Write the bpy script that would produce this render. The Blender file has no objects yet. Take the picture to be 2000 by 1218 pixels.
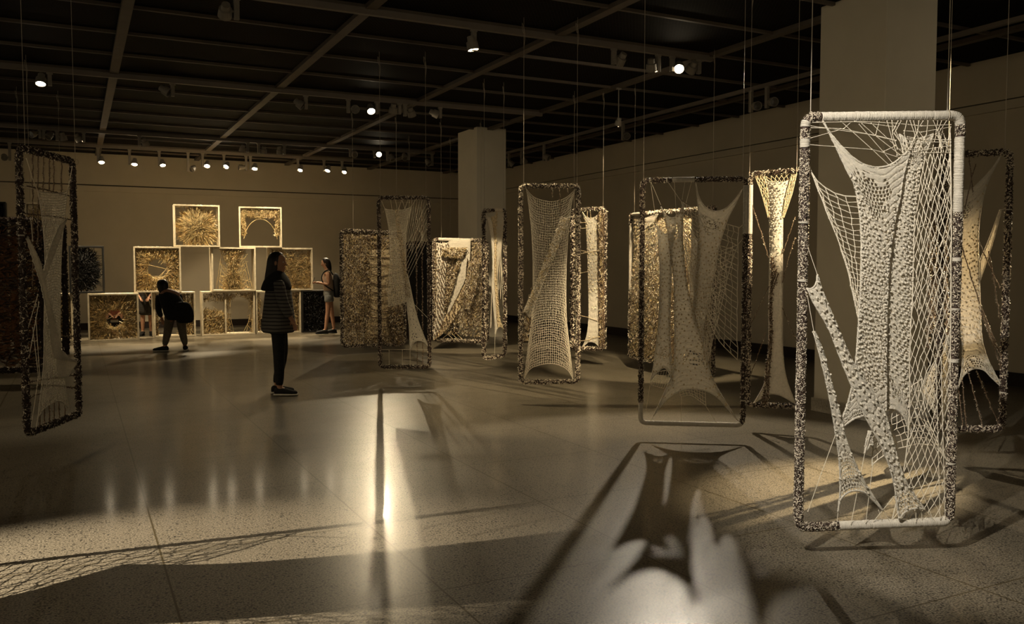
import bpy, math, random
import numpy as np
from mathutils import Vector, Matrix
random.seed(7)
RNG = np.random.default_rng(11)
SC = bpy.context.scene
COL = SC.collection

# ------------------------------------------------------------------ camera
CAM_H, FPX, CX, CY = 1.5, 1680.0, 1000.0, 609.0
PIT = math.atan((CY - 519.0) / FPX)

def cam_ray(px, py):
    r = (px - CX) / FPX
    u = (CY - py) / FPX
    c, s = math.cos(PIT), math.sin(PIT)
    return r, c + u * s, -s + u * c

_r, _f, _u = cam_ray(148.0, 519.0)
YAW = math.atan2(-_r, _f)

cam_data = bpy.data.cameras.new('camera')
cam = bpy.data.objects.new('camera', cam_data)
COL.objects.link(cam)
cam.location = (0, 0, CAM_H)
cam.rotation_euler = (math.pi / 2 - PIT, 0, -YAW)
cam_data.sensor_fit = 'HORIZONTAL'
cam_data.sensor_width = 36.0
cam_data.lens = FPX / 2000.0 * 36.0
cam_data.clip_start = 0.05
cam_data.clip_end = 200
SC.camera = cam

# ------------------------------------------------------------------ world, exposure
W = bpy.data.worlds.new('world')
SC.world = W
W.use_nodes = True
W.node_tree.nodes['Background'].inputs[0].default_value = (1.0, 0.82, 0.51, 1)
W.node_tree.nodes['Background'].inputs[1].default_value = 0.235
vs = SC.view_settings
vs.view_transform = 'Standard'
vs.look = 'None'
vs.gamma = 1.0
vs.use_curve_mapping = False
vs.exposure = 0.0
SC.cycles.max_bounces = 6
SC.cycles.diffuse_bounces = 3
SC.cycles.glossy_bounces = 3
SC.cycles.transparent_max_bounces = 8
SC.cycles.sample_clamp_indirect = 4.0
SC.cycles.use_denoising = True

# track spotlights that burn: head centre, aim point, watts, cone in degrees, lens brightness
WARM = (1.0, 0.80, 0.50)
SOFT = (1.0, 0.87, 0.68)
LIT = []   # filled where the spotlights are built

# ------------------------------------------------------------------ pixel <-> place helpers
def ray(px, py):
    r, f, u = cam_ray(px, py)
    c, s = math.cos(YAW), math.sin(YAW)
    return (r * c + f * s, -r * s + f * c, u)

def at_z(px, py, z):
    d = ray(px, py); t = (z - CAM_H) / d[2]
    return Vector((d[0] * t, d[1] * t, z))

def at_y(px, py, y):
    d = ray(px, py); t = y / d[1]
    return Vector((d[0] * t, y, CAM_H + d[2] * t))

def at_x(px, py, x):
    d = ray(px, py); t = x / d[0]
    return Vector((x, d[1] * t, CAM_H + d[2] * t))

def post(px, yt, yb, h):
    """a vertical post h metres tall seen at column px between rows yt and yb"""
    a = ray(px, yt); b = ray(px, yb)
    ea = a[2] / math.hypot(a[0], a[1]); eb = b[2] / math.hypot(b[0], b[1])
    D = h / (ea - eb)
    az = (math.atan2(a[0], a[1]) + math.atan2(b[0], b[1])) / 2
    return Vector((D * math.sin(az), D * math.cos(az), CAM_H + D * eb)), CAM_H + D * ea

# ------------------------------------------------------------------ materials
MATS = {}

def nodes(name):
    m = bpy.data.materials.new(name)
    m.use_nodes = True
    MATS[name] = m
    nt = m.node_tree
    return m, nt, nt.nodes['Principled BSDF']

def mat(name, col, rough=0.7, metal=0.0, var=0.12, scale=30.0, bump=0.0, spec=0.3, trans=0.0, knit=False):
    m, nt, p = nodes(name)
    N, L = nt.nodes, nt.links
    p.inputs['Roughness'].default_value = rough
    p.inputs['Metallic'].default_value = metal
    p.inputs['Specular IOR Level'].default_value = spec
    tc = N.new('ShaderNodeTexCoord')
    nz = N.new('ShaderNodeTexNoise')
    nz.inputs['Scale'].default_value = scale
    nz.inputs['Detail'].default_value = 4
    L.new(tc.outputs['Object'], nz.inputs['Vector'])
    rmp = N.new('ShaderNodeValToRGB')
    a = [max(0.0, c * (1 - var)) for c in col]; b = [min(1.0, c * (1 + var)) for c in col]
    rmp.color_ramp.elements[0].position = 0.3; rmp.color_ramp.elements[1].position = 0.7
    rmp.color_ramp.elements[0].color = (*a, 1); rmp.color_ramp.elements[1].color = (*b, 1)
    L.new(nz.outputs['Fac'], rmp.inputs['Fac'])
    L.new(rmp.outputs['Color'], p.inputs['Base Color'])
    if bump:
        bp = N.new('ShaderNodeBump')
        bp.inputs['Strength'].default_value = bump
        bp.inputs['Distance'].default_value = 0.004
        L.new(nz.outputs['Fac'], bp.inputs['Height'])
        L.new(bp.outputs['Normal'], p.inputs['Normal'])
    if knit:
        # rows of stitches
        outs = []
        for d, sc, ds in (('Z', 48.0, 2.5), ('X', 70.0, 1.5)):
            wv = N.new('ShaderNodeTexWave'); wv.bands_direction = d
            wv.inputs['Scale'].default_value = sc; wv.inputs['Distortion'].default_value = ds; wv.inputs['Detail'].default_value = 2; wv.inputs['Detail Scale'].default_value = 3
            L.new(tc.outputs['Object'], wv.inputs['Vector']); outs.append(wv.outputs['Fac'])
        ad = N.new('ShaderNodeMath'); ad.operation = 'ADD'
        L.new(outs[0], ad.inputs[0]); L.new(outs[1], ad.inputs[1])
        bp = N.new('ShaderNodeBump'); bp.inputs['Strength'].default_value = 0.45; bp.inputs['Distance'].default_value = 0.0035
        L.new(ad.outputs[0], bp.inputs['Height']); L.new(bp.outputs['Normal'], p.inputs['Normal'])
    if trans:
        tr = N.new('ShaderNodeBsdfTranslucent')
        L.new(rmp.outputs['Color'], tr.inputs['Color'])
        mx = N.new('ShaderNodeMixShader')
        mx.inputs[0].default_value = trans
        L.new(p.outputs[0], mx.inputs[1]); L.new(tr.outputs[0], mx.inputs[2])
        L.new(mx.outputs[0], N['Material Output'].inputs['Surface'])
    return m

def emat(name, col, strength):
    m, nt, p = nodes(name)
    p.inputs['Base Color'].default_value = (*col, 1)
    p.inputs['Emission Color'].default_value = (*col, 1)
    p.inputs['Emission Strength'].default_value = strength
    return m

mat('yarn', (0.76, 0.70, 0.59), 0.85, var=0.10, scale=60, trans=0.32, knit=True)
mat('yarn_cord', (0.64, 0.575, 0.46), 0.8, var=0.1, scale=80)
mat('yarn_gold', (0.62, 0.50, 0.32), 0.8, var=0.25, scale=50, knit=True)
mat('wrap_white', (0.52, 0.475, 0.40), 0.85, var=0.08, scale=40)
mat('tape_cream', (0.62, 0.54, 0.42), 0.55, var=0.2, scale=90)
mat('tape_dark', (0.045, 0.028, 0.020), 0.6, var=0.4, scale=90)
mat('tape_brown', (0.13, 0.085, 0.05), 0.6, var=0.4, scale=60)
mat('wire', (0.36, 0.31, 0.24), 0.5, var=0.1)
mat('wood_pale', (0.50, 0.43, 0.31), 0.6, var=0.2, scale=14, bump=0.2)
mat('straw', (0.66, 0.53, 0.29), 0.45, var=0.3, scale=12, spec=0.5, trans=0.5)
mat('black_paint', (0.010, 0.009, 0.008), 0.6, var=0.3)
mat('brown_weave', (0.19, 0.085, 0.035), 0.7, var=0.45, scale=8)
mat('wall_paint', (0.52, 0.46, 0.35), 0.9, var=0.03, scale=3)
mat('column_paint', (0.64, 0.59, 0.48), 0.9, var=0.03, scale=3)
mat('plinth_stone', (0.40, 0.36, 0.29), 0.7, var=0.25, scale=60)
mat('reveal_shade', (0.10, 0.085, 0.06), 0.9, var=0.1)  # darkened wall tone standing for the shade inside the rail groove
mat('base_dark', (0.020, 0.013, 0.010), 0.5, var=0.2)
mat('beam_metal', (0.10, 0.082, 0.066), 0.6, var=0.12, scale=6)
mat('track_metal', (0.17, 0.145, 0.12), 0.5, var=0.06, scale=6)
mat('lamp_body', (0.23, 0.205, 0.17), 0.5, var=0.08)
mat('lens_off', (0.10, 0.09, 0.08), 0.2, var=0.2, spec=0.6)
mat('lens_rim', (0.30, 0.26, 0.2), 0.35, var=0.1)
emat('lens_hot', (1.0, 0.82, 0.55), 60.0)
emat('lens_on', (1.0, 0.82, 0.55), 100.0)
mat('skin', (0.36, 0.19, 0.115), 0.6, var=0.08, scale=20)
mat('hair', (0.012, 0.008, 0.006), 0.45, var=0.4, scale=60)
mat('cloth_black', (0.012, 0.011, 0.010), 0.9, var=0.3)
mat('cloth_dark', (0.030, 0.026, 0.022), 0.9, var=0.3)
mat('cloth_khaki', (0.15, 0.125, 0.09), 0.9, var=0.15)
mat('cloth_rust', (0.22, 0.075, 0.04), 0.9, var=0.2)
mat('cloth_pink', (0.42, 0.30, 0.22), 0.9, var=0.12)
mat('denim', (0.20, 0.20, 0.19), 0.9, var=0.2)
mat('shoe_white', (0.55, 0.50, 0.42), 0.6, var=0.1)
mat('eye_white', (0.7, 0.65, 0.6), 0.3, var=0.02)
mat('lip', (0.30, 0.11, 0.08), 0.5, var=0.1)
mat('phone', (0.03, 0.03, 0.035), 0.3, var=0.1)

def stripe_mat():
    m, nt, p = nodes('cloth_stripe')
    N, L = nt.nodes, nt.links
    tc = N.new('ShaderNodeTexCoord')
    wv = N.new('ShaderNodeTexWave')
    wv.bands_direction = 'Z'
    wv.inputs['Scale'].default_value = 7.6
    wv.inputs['Distortion'].default_value = 0.8
    wv.inputs['Detail'].default_value = 1
    L.new(tc.outputs['Object'], wv.inputs['Vector'])
    r = N.new('ShaderNodeValToRGB')
    r.color_ramp.elements[0].position = 0.16; r.color_ramp.elements[1].position = 0.30
    r.color_ramp.elements[0].color = (0.012, 0.011, 0.012, 1); r.color_ramp.elements[1].color = (0.10, 0.09, 0.078, 1)
    L.new(wv.outputs['Fac'], r.inputs['Fac'])
    L.new(r.outputs['Color'], p.inputs['Base Color'])
    p.inputs['Roughness'].default_value = 0.9
stripe_mat()

def floor_mat():
    m, nt, p = nodes('terrazzo')
    N, L = nt.nodes, nt.links
    tc = N.new('ShaderNodeTexCoord')
    def noise(scale, det):
        n = N.new('ShaderNodeTexNoise'); n.inputs['Scale'].default_value = scale; n.inputs['Detail'].default_value = det
        L.new(tc.outputs['Object'], n.inputs['Vector']); return n
    def ramp(src, p0, c0, p1, c1):
        r = N.new('ShaderNodeValToRGB')
        r.color_ramp.elements[0].position = p0; r.color_ramp.elements[0].color = (*c0, 1)
        r.color_ramp.elements[1].position = p1; r.color_ramp.elements[1].color = (*c1, 1)
        L.new(src, r.inputs['Fac']); return r
    def mix(f, a, b, mode='MIX'):
        x = N.new('ShaderNodeMix'); x.data_type = 'RGBA'; x.blend_type = mode
        if isinstance(f, float): x.inputs[0].default_value = f
        else: L.new(f, x.inputs[0])
        for s, v in ((6, a), (7, b)):
            if isinstance(v, tuple): x.inputs[s].default_value = v
            else: L.new(v, x.inputs[s])
        return x.outputs[2]
    n1 = noise(110, 4)
    base = ramp(n1.outputs['Fac'], 0.38, (0.048, 0.040, 0.027), 0.60, (0.195, 0.166, 0.120)).outputs['Color']
    n0 = noise(0.7, 3)
    base = mix(0.35, base, ramp(n0.outputs['Fac'], 0.3, (0.72, 0.72, 0.70), 0.7, (1, 1, 1)).outputs['Color'], 'MULTIPLY')
    vo = N.new('ShaderNodeTexVoronoi'); vo.inputs['Scale'].default_value = 46
    L.new(tc.outputs['Object'], vo.inputs['Vector'])
    chip = ramp(vo.outputs['Distance'], 0.24, (1, 1, 1), 0.33, (0, 0, 0))
    sel = N.new('ShaderNodeSeparateColor'); L.new(vo.outputs['Color'], sel.inputs[0])
    gt = N.new('ShaderNodeMath'); gt.operation = 'GREATER_THAN'; gt.inputs[1].default_value = 0.34
    L.new(sel.outputs[0], gt.inputs[0])
    mu = N.new('ShaderNodeMath'); mu.operation = 'MULTIPLY'
    L.new(gt.outputs[0], mu.inputs[0]); L.new(chip.outputs['Color'], mu.inputs[1])
    base = mix(mu.outputs[0], base, (0.022, 0.019, 0.015, 1))
    # divider strips
    sx = N.new('ShaderNodeSeparateXYZ'); L.new(tc.outputs['Object'], sx.inputs[0])
    def line(sock, off, step, half):
        a = N.new('ShaderNodeMath'); a.operation = 'SUBTRACT'; a.inputs[1].default_value = off - step / 2; L.new(sock, a.inputs[0])
        b = N.new('ShaderNodeMath'); b.operation = 'PINGPONG'; b.inputs[1].default_value = step / 2; L.new(a.outputs[0], b.inputs[0])
        c = N.new('ShaderNodeMath'); c.operation = 'GREATER_THAN'; c.inputs[1].default_value = step / 2 - half; L.new(b.outputs[0], c.inputs[0])
        return c.outputs[0]
    lx = line(sx.outputs['X'], 0.36, 1.12, 0.005)
    ly = line(sx.outputs['Y'], 2.52, 1.12, 0.004)
    mxl = N.new('ShaderNodeMath'); mxl.operation = 'MAXIMUM'; L.new(lx, mxl.inputs[0]); L.new(ly, mxl.inputs[1])
    base = mix(mxl.outputs[0], base, (0.045, 0.034, 0.016, 1))
    L.new(base, p.inputs['Base Color'])
    n2 = noise(3.0, 5)
    rr = ramp(n2.outputs['Fac'], 0.3, (0.31, 0.31, 0.31), 0.75, (0.36, 0.36, 0.36))
    L.new(rr.outputs['Color'], p.inputs['Roughness'])
    p.inputs['Specular IOR Level'].default_value = 0.13
    p.inputs['Coat Weight'].default_value = 0.17; p.inputs['Coat Roughness'].default_value = 0.12
    bp = N.new('ShaderNodeBump'); bp.inputs['Strength'].default_value = 0.10; bp.inputs['Distance'].default_value = 0.002
    L.new(n1.outputs['Fac'], bp.inputs['Height']); L.new(bp.outputs['Normal'], p.inputs['Normal'])
floor_mat()

def ceil_mat():
    m, nt, p = nodes('ceiling_mesh')
    N, L = nt.nodes, nt.links
    tc = N.new('ShaderNodeTexCoord')
    mp = N.new('ShaderNodeMapping'); mp.inputs['Rotation'].default_value = (0, 0, math.radians(35))
    L.new(tc.outputs['Object'], mp.inputs[0])
    outs = []
    for d in ('X', 'Y'):
        w = N.new('ShaderNodeTexWave'); w.bands_direction = d; w.inputs['Scale'].default_value = 9.0
        L.new(mp.outputs[0], w.inputs['Vector']); outs.append(w.outputs['Fac'])
    mx = N.new('ShaderNodeMath'); mx.operation = 'MAXIMUM'
    L.new(outs[0], mx.inputs[0]); L.new(outs[1], mx.inputs[1])
    r = N.new('ShaderNodeValToRGB')
    r.color_ramp.elements[0].position = 0.86; r.color_ramp.elements[1].position = 0.97
    r.color_ramp.elements[0].color = (0.0015, 0.0013, 0.0012, 1); r.color_ramp.elements[1].color = (0.014, 0.0115, 0.009, 1)
    L.new(mx.outputs[0], r.inputs['Fac']); L.new(r.outputs['Color'], p.inputs['Base Color'])
    p.inputs['Roughness'].default_value = 0.8; p.inputs['Specular IOR Level'].default_value = 0.08
ceil_mat()

# ------------------------------------------------------------------ mesh helpers
_ICO = None
def ico():
    global _ICO
    if _ICO is None:
        t = (1 + 5 ** .5) / 2
        v = np.array([(-1, t, 0), (1, t, 0), (-1, -t, 0), (1, -t, 0), (0, -1, t), (0, 1, t), (0, -1, -t), (0, 1, -t), (t, 0, -1), (t, 0, 1), (-t, 0, -1), (-t, 0, 1)], float)
        v /= np.linalg.norm(v[0])
        f = np.array([(0, 11, 5), (0, 5, 1), (0, 1, 7), (0, 7, 10), (0, 10, 11), (1, 5, 9), (5, 11, 4), (11, 10, 2), (10, 7, 6), (7, 1, 8), (3, 9, 4), (3, 4, 2), (3, 2, 6), (3, 6, 8), (3, 8, 9), (4, 9, 5), (2, 4, 11), (6, 2, 10), (8, 6, 7), (9, 8, 1)])
        _ICO = v, f
    return _ICO

def unit(a):
    return a / np.maximum(np.linalg.norm(a, axis=-1, keepdims=True), 1e-9)

class MB:
    def __init__(s):
        s.v = []; s.n = 0; s.f = []
    def add(s, V, F, m=0):
        V = np.asarray(V, float).reshape(-1, 3); F = np.asarray(F, int)
        if len(V) == 0 or len(F) == 0: return
        s.v.append(V)
        if F.ndim == 2:
            s.f.append((F + s.n, np.full(len(F), m) if np.isscalar(m) else np.asarray(m)))
        s.n += len(V)
    def segs(s, P0, P1, r, sides=4, m=0, r1=None):
        P0 = np.asarray(P0, float).reshape(-1, 3); P1 = np.asarray(P1, float).reshape(-1, 3)
        n = len(P0)
        if n == 0: return
        d = unit(P1 - P0)
        up = np.where(np.abs(d[:, 2:3]) < 0.9, np.array([[0, 0, 1.0]]), np.array([[1.0, 0, 0]]))
        a = unit(np.cross(d, up)); b = np.cross(d, a)
        r = np.broadcast_to(np.asarray(r, float), (n,)); r1 = r if r1 is None else np.broadcast_to(np.asarray(r1, float), (n,))
        th = np.arange(sides) * 2 * math.pi / sides
        off = a[:, None, :] * np.cos(th)[None, :, None] + b[:, None, :] * np.sin(th)[None, :, None]
        V = np.concatenate([P0[:, None] + off * r[:, None, None], P1[:, None] + off * r1[:, None, None]], 1)
        k = np.arange(sides); k2 = (k + 1) % sides
        q = np.stack([k, k2, k2 + sides, k + sides], 1)
        F = (q[None] + (np.arange(n) * 2 * sides)[:, None, None]).reshape(-1, 4)
        s.add(V, F, m if np.isscalar(m) else np.repeat(m, sides))
    def blobs(s, C, A, m=0):
        """C centres (n,3), A (n,3,3) rows = scaled axes"""
        C = np.asarray(C, float).reshape(-1, 3)
        if len(C) == 0: return
        v, f = ico()
        A = np.asarray(A, float)
        if A.ndim == 1: A = A[:, None, None] * np.eye(3)[None]
        V = np.einsum('vi,nij->nvj', v, A) + C[:, None]
        F = (f[None] + (np.arange(len(C)) * 12)[:, None, None]).reshape(-1, 3)
        s.add(V, F, m)
    def tube(s, P, r, sides=8, closed=False, m=0, caps=True):
        P = np.asarray(P, float); n = len(P)
        r = np.broadcast_to(np.asarray(r, float), (n,))
        if closed: T = unit(np.roll(P, -1, 0) - np.roll(P, 1, 0))
        else:
            T = np.zeros_like(P); T[1:-1] = P[2:] - P[:-2]; T[0] = P[1] - P[0]; T[-1] = P[-1] - P[-2]; T = unit(T)
        a = np.cross(T[0], (0, 0, 1.0)) if abs(T[0][2]) < 0.9 else np.cross(T[0], (0, 1.0, 0))
        a = a / np.linalg.norm(a)
        rings = []
        th = np.arange(sides) * 2 * math.pi / sides
        for i in range(n):
            a = a - T[i] * a.dot(T[i]); a = a / max(np.linalg.norm(a), 1e-9)
            b = np.cross(T[i], a)
            rings.append(P[i] + r[i] * (np.cos(th)[:, None] * a + np.sin(th)[:, None] * b))
        V = np.concatenate(rings)
        F = []
        k = np.arange(sides); k2 = (k + 1) % sides
        for i in range(n if closed else n - 1):
            j = (i + 1) % n
            F.append(np.stack([i * sides + k, i * sides + k2, j * sides + k2, j * sides + k], 1))
        base = s.n
        s.add(V, np.concatenate(F), m)
        if caps and not closed:
            for i, rev in ((0, 1), (n - 1, 0)):
                idx = i * sides + k
                c = len(V) if False else None
                s.v.append(P[i:i + 1].copy()); ci = s.n; s.n += 1
                tri = np.stack([base + idx, base + i * sides + k2, np.full(sides, ci)], 1)
                s.f.append((tri[:, ::-1] if rev else tri, np.full(sides, m)))
    def tufts(s, C, T, width, m):
        """flat ribbons: C centre, T half-length vector"""
        C = np.asarray(C, float); T = np.asarray(T, float); n = len(C)
        w = unit(np.cross(T, RNG.normal(size=(n, 3)))) * np.asarray(width).reshape(-1, 1)
        V = np.stack([C - T - w, C - T + w, C + T + w, C + T - w], 1)
        F = np.arange(n * 4).reshape(-1, 4)
        s.add(V, F, m)
    def box(s, c, size, rot=None, m=0):
        x, y, z = [k / 2 for k in size]
        V = np.array([(-x, -y, -z), (x, -y, -z), (x, y, -z), (-x, y, -z), (-x, -y, z), (x, -y, z), (x, y, z), (-x, y, z)])
        if rot is not None: V = V @ np.array(rot.to_3x3()).T
        F = [(0, 3, 2, 1), (4, 5, 6, 7), (0, 1, 5, 4), (1, 2, 6, 5), (2, 3, 7, 6), (3, 0, 4, 7)]
        s.add(V + np.array(c), F, m)
    def build(s, name, mats, parent=None, smooth=False, solid=0.0, bevel=0.0):
        V = np.concatenate(s.v)
        me = bpy.data.meshes.new(name)
        me.vertices.add(len(V)); me.vertices.foreach_set('co', V.ravel())
        loops, starts, mi, st = [], [], [], 0
        for F, mm in s.f:
            k = F.shape[1]
            loops.append(F.ravel()); starts.append(st + np.arange(len(F)) * k); st += F.size; mi.append(mm)
        lo = np.concatenate(loops).astype(np.int32); sa = np.concatenate(starts).astype(np.int32)
        me.loops.add(len(lo)); me.loops.foreach_set('vertex_index', lo)
        me.polygons.add(len(sa)); me.polygons.foreach_set('loop_start', sa)
        if isinstance(mats, str): mats = [mats]
        for k in mats: me.materials.append(MATS[k])
        me.polygons.foreach_set('material_index', np.concatenate(mi).astype(np.int32))
        me.polygons.foreach_set('use_smooth', np.full(len(sa), bool(smooth)))
        me.update(calc_edges=True); me.validate()
        o = bpy.data.objects.new(name, me); COL.objects.link(o)
        if parent is not None: o.parent = parent
        if solid:
            md = o.modifiers.new('thickness', 'SOLIDIFY'); md.thickness = solid; md.offset = 0
        if bevel:
            md = o.modifiers.new('bevel', 'BEVEL'); md.width = bevel; md.segments = 2; md.limit_method = 'ANGLE'
        return o

def empty(name, loc, rotz=0.0):
    o = bpy.data.objects.new(name, None); COL.objects.link(o)
    o.empty_display_size = 0.1
    o.location = loc; o.rotation_euler = (0, 0, rotz)
    return o

def tag(o, label, cat, group=None, kind=None):
    o['label'] = label; o['category'] = cat
    if group: o['group'] = group
    if kind: o['kind'] = kind
    return o

def struct(o):
    o['kind'] = 'structure'
    return o

def catmull(pts, n):
    """resample a polyline smoothly to n points, even arc length"""
    P = np.asarray(pts, float)
    if len(P) == 2:
        t = np.linspace(0, 1, n)[:, None]; return P[0] * (1 - t) + P[1] * t
    Q = np.concatenate([[2 * P[0] - P[1]], P, [2 * P[-1] - P[-2]]])
    out = []
    for i in range(len(P) - 1):
        p0, p1, p2, p3 = Q[i:i + 4]
        t = np.linspace(0, 1, 16, endpoint=False)[:, None]
        out.append(0.5 * ((2 * p1) + (-p0 + p2) * t + (2 * p0 - 5 * p1 + 4 * p2 - p3) * t ** 2 + (-p0 + 3 * p1 - 3 * p2 + p3) * t ** 3))
    out.append(P[-1:])
    D = np.concatenate(out)
    L = np.concatenate([[0], np.cumsum(np.linalg.norm(np.diff(D, axis=0), axis=1))])
    t = np.linspace(0, L[-1], n)
    return np.stack([np.interp(t, L, D[:, k]) for k in range(D.shape[1])], 1)

def coons(left, right, top, bot, nu, nv):
    l = catmull(left, nv + 1); r = catmull(right, nv + 1)
    t = catmull([left[0]] + list(top) + [right[0]], nu + 1); b = catmull([left[-1]] + list(bot) + [right[-1]], nu + 1)
    u = np.linspace(0, 1, nu + 1)[None, :, None]; v = np.linspace(0, 1, nv + 1)[:, None, None]
    L, R, T, B = l[:, None], r[:, None], t[None], b[None]
    c00, c10, c01, c11 = l[0], r[0], l[-1], r[-1]
    return (1 - u) * L + u * R + (1 - v) * T + v * B - ((1 - u) * (1 - v) * c00 + u * (1 - v) * c10 + (1 - u) * v * c01 + u * v * c11)

# ------------------------------------------------------------------ the room
WALL_Y, WALL_X, CEIL_Z, LEFT_X, REAR_Y = 22.5, 10.45, 4.12, -9.0, -6.0

def slab(name, lo, hi, m, parent=None, bevel=0.0):
    b = MB(); lo = np.array(lo, float); hi = np.array(hi, float)
    b.box((lo + hi) / 2, hi - lo)
    return b.build(name, m, parent, bevel=bevel)

struct(slab('floor', (LEFT_X, REAR_Y, -0.1), (WALL_X + .2, WALL_Y + .2, 0), 'terrazzo'))
struct(slab('wall_back', (LEFT_X, WALL_Y, 0), (WALL_X + .2, WALL_Y + .2, CEIL_Z), 'wall_paint'))
struct(slab('wall_right', (WALL_X, REAR_Y, 0), (WALL_X + .2, WALL_Y, CEIL_Z), 'wall_paint'))
struct(slab('ceiling', (LEFT_X, REAR_Y, CEIL_Z), (WALL_X + .2, WALL_Y + .2, CEIL_Z + .1), 'ceiling_mesh'))
struct(slab('baseboard_back', (LEFT_X, WALL_Y - .03, 0), (WALL_X - .03, WALL_Y, .16), 'base_dark'))
struct(slab('baseboard_right', (WALL_X - .03, REAR_Y, 0), (WALL_X, WALL_Y - .03, .17), 'base_dark'))
# picture rail with the slightly proud strip of wall above it
RAIL_B, RAIL_R = 3.37, 3.56
struct(slab('trim_1', (LEFT_X, WALL_Y - .035, RAIL_B + .03), (WALL_X - .035, WALL_Y, CEIL_Z), 'wall_paint'))
struct(slab('trim_2', (WALL_X - .035, REAR_Y, RAIL_R + .02), (WALL_X, WALL_Y - .035, CEIL_Z), 'wall_paint'))
struct(slab('trim_3', (LEFT_X, WALL_Y - .055, RAIL_B - .13), (WALL_X - .05, WALL_Y, RAIL_B), 'wall_paint'))
struct(slab('trim_4', (WALL_X - .05, REAR_Y, RAIL_R - .11), (WALL_X, WALL_Y - .055, RAIL_R), 'wall_paint'))
struct(slab('trim_5', (LEFT_X, WALL_Y - .012, RAIL_B), (WALL_X - .012, WALL_Y, RAIL_B + .03), 'reveal_shade'))  # dark strip paints the groove's shade between rail and upper wall
struct(slab('trim_6', (WALL_X - .012, REAR_Y, RAIL_R), (WALL_X, WALL_Y - .012, RAIL_R + .02), 'reveal_shade'))

def column(x0, y0, x1, y1):
    c = slab('column', (x0, y0, 0), (x1, y1, CEIL_Z), 'column_paint', bevel=0.012)
    struct(c)
    p = slab('plinth', (x0 - .018, y0 - .018, 0), (x1 + .018, y1 + .018, .14), 'plinth_stone', bevel=0.006)
    p.parent = c
column(6.80, 5.69, 7.50, 6.50)
column(6.80, 14.90, 7.42, 15.80)

# ceiling grid: wide beams run away from the viewer, thin bars cross them
for k in range(-4, 5):
    x = 0.52 + 2.185 * k
    struct(slab('ceiling_beam', (x - .055, REAR_Y, CEIL_Z - .05), (x + .055, WALL_Y - .04, CEIL_Z - .001), 'beam_metal'))
TRACK_YS = {8.51: (1.45, 7.08), 12.87: (-8.9, 7.08), 18.3: (-8.9, 7.3), 20.5: (-8.9, 6.06)}
k = -13
while True:
    y = 9.60 + 1.09 * k; k += 1
    if y > WALL_Y - .3: break
    if y < REAR_Y + .2: continue
    struct(slab('ceiling_bar', (LEFT_X, y - .02, CEIL_Z - .035), (WALL_X - .04, y + .02, CEIL_Z - .002), 'beam_metal'))

TRACK_Z = 4.04
def track_x(y, x0, x1, label):
    o = slab('lighting_track', (x0, y - .028, TRACK_Z - .02), (x1, y + .028, CEIL_Z - .0355), 'track_metal')
    tag(o, label, 'lighting track', 'lighting tracks under the ceiling grid'); return o
track_x(8.51, -8.9, 7.08, 'grey lighting track nearest the viewer, ending at the spotlight that shines over the knitted frames')
track_x(12.87, -8.9, 7.08, 'grey lighting track across the middle of the ceiling, ending left of the far column')
track_x(18.3, -8.9, 7.3, 'grey lighting track above the straw boxes carrying the starry lamp')
track_x(20.5, -8.9, 6.06, 'grey lighting track just before the back wall with the row of lit lamps')
track_x(1.97, -.4, 8.0, 'grey lighting track behind the viewer')
tag(slab('lighting_track', (8.722, 3.0, TRACK_Z - .02), (8.778, 19.6, CEIL_Z - .0505), 'track_metal'),
    'grey lighting track running along the right wall above its unlit lamps', 'lighting track', 'lighting tracks under the ceiling grid')
tag(slab('lighting_track', (-5.028, 2.0, TRACK_Z - .02), (-4.972, 8.4, CEIL_Z - .0505), 'track_metal'),
    'grey lighting track off the left side of the hall', 'lighting track', 'lighting tracks under the ceiling grid')

def frame_for(d):
    d = Vector(d).normalized()
    a = d.cross(Vector((0, 0, 1)))
    a = Vector((1, 0, 0)) if a.length < 1e-3 else a.normalized()
    return d, a, a.cross(d)

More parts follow.
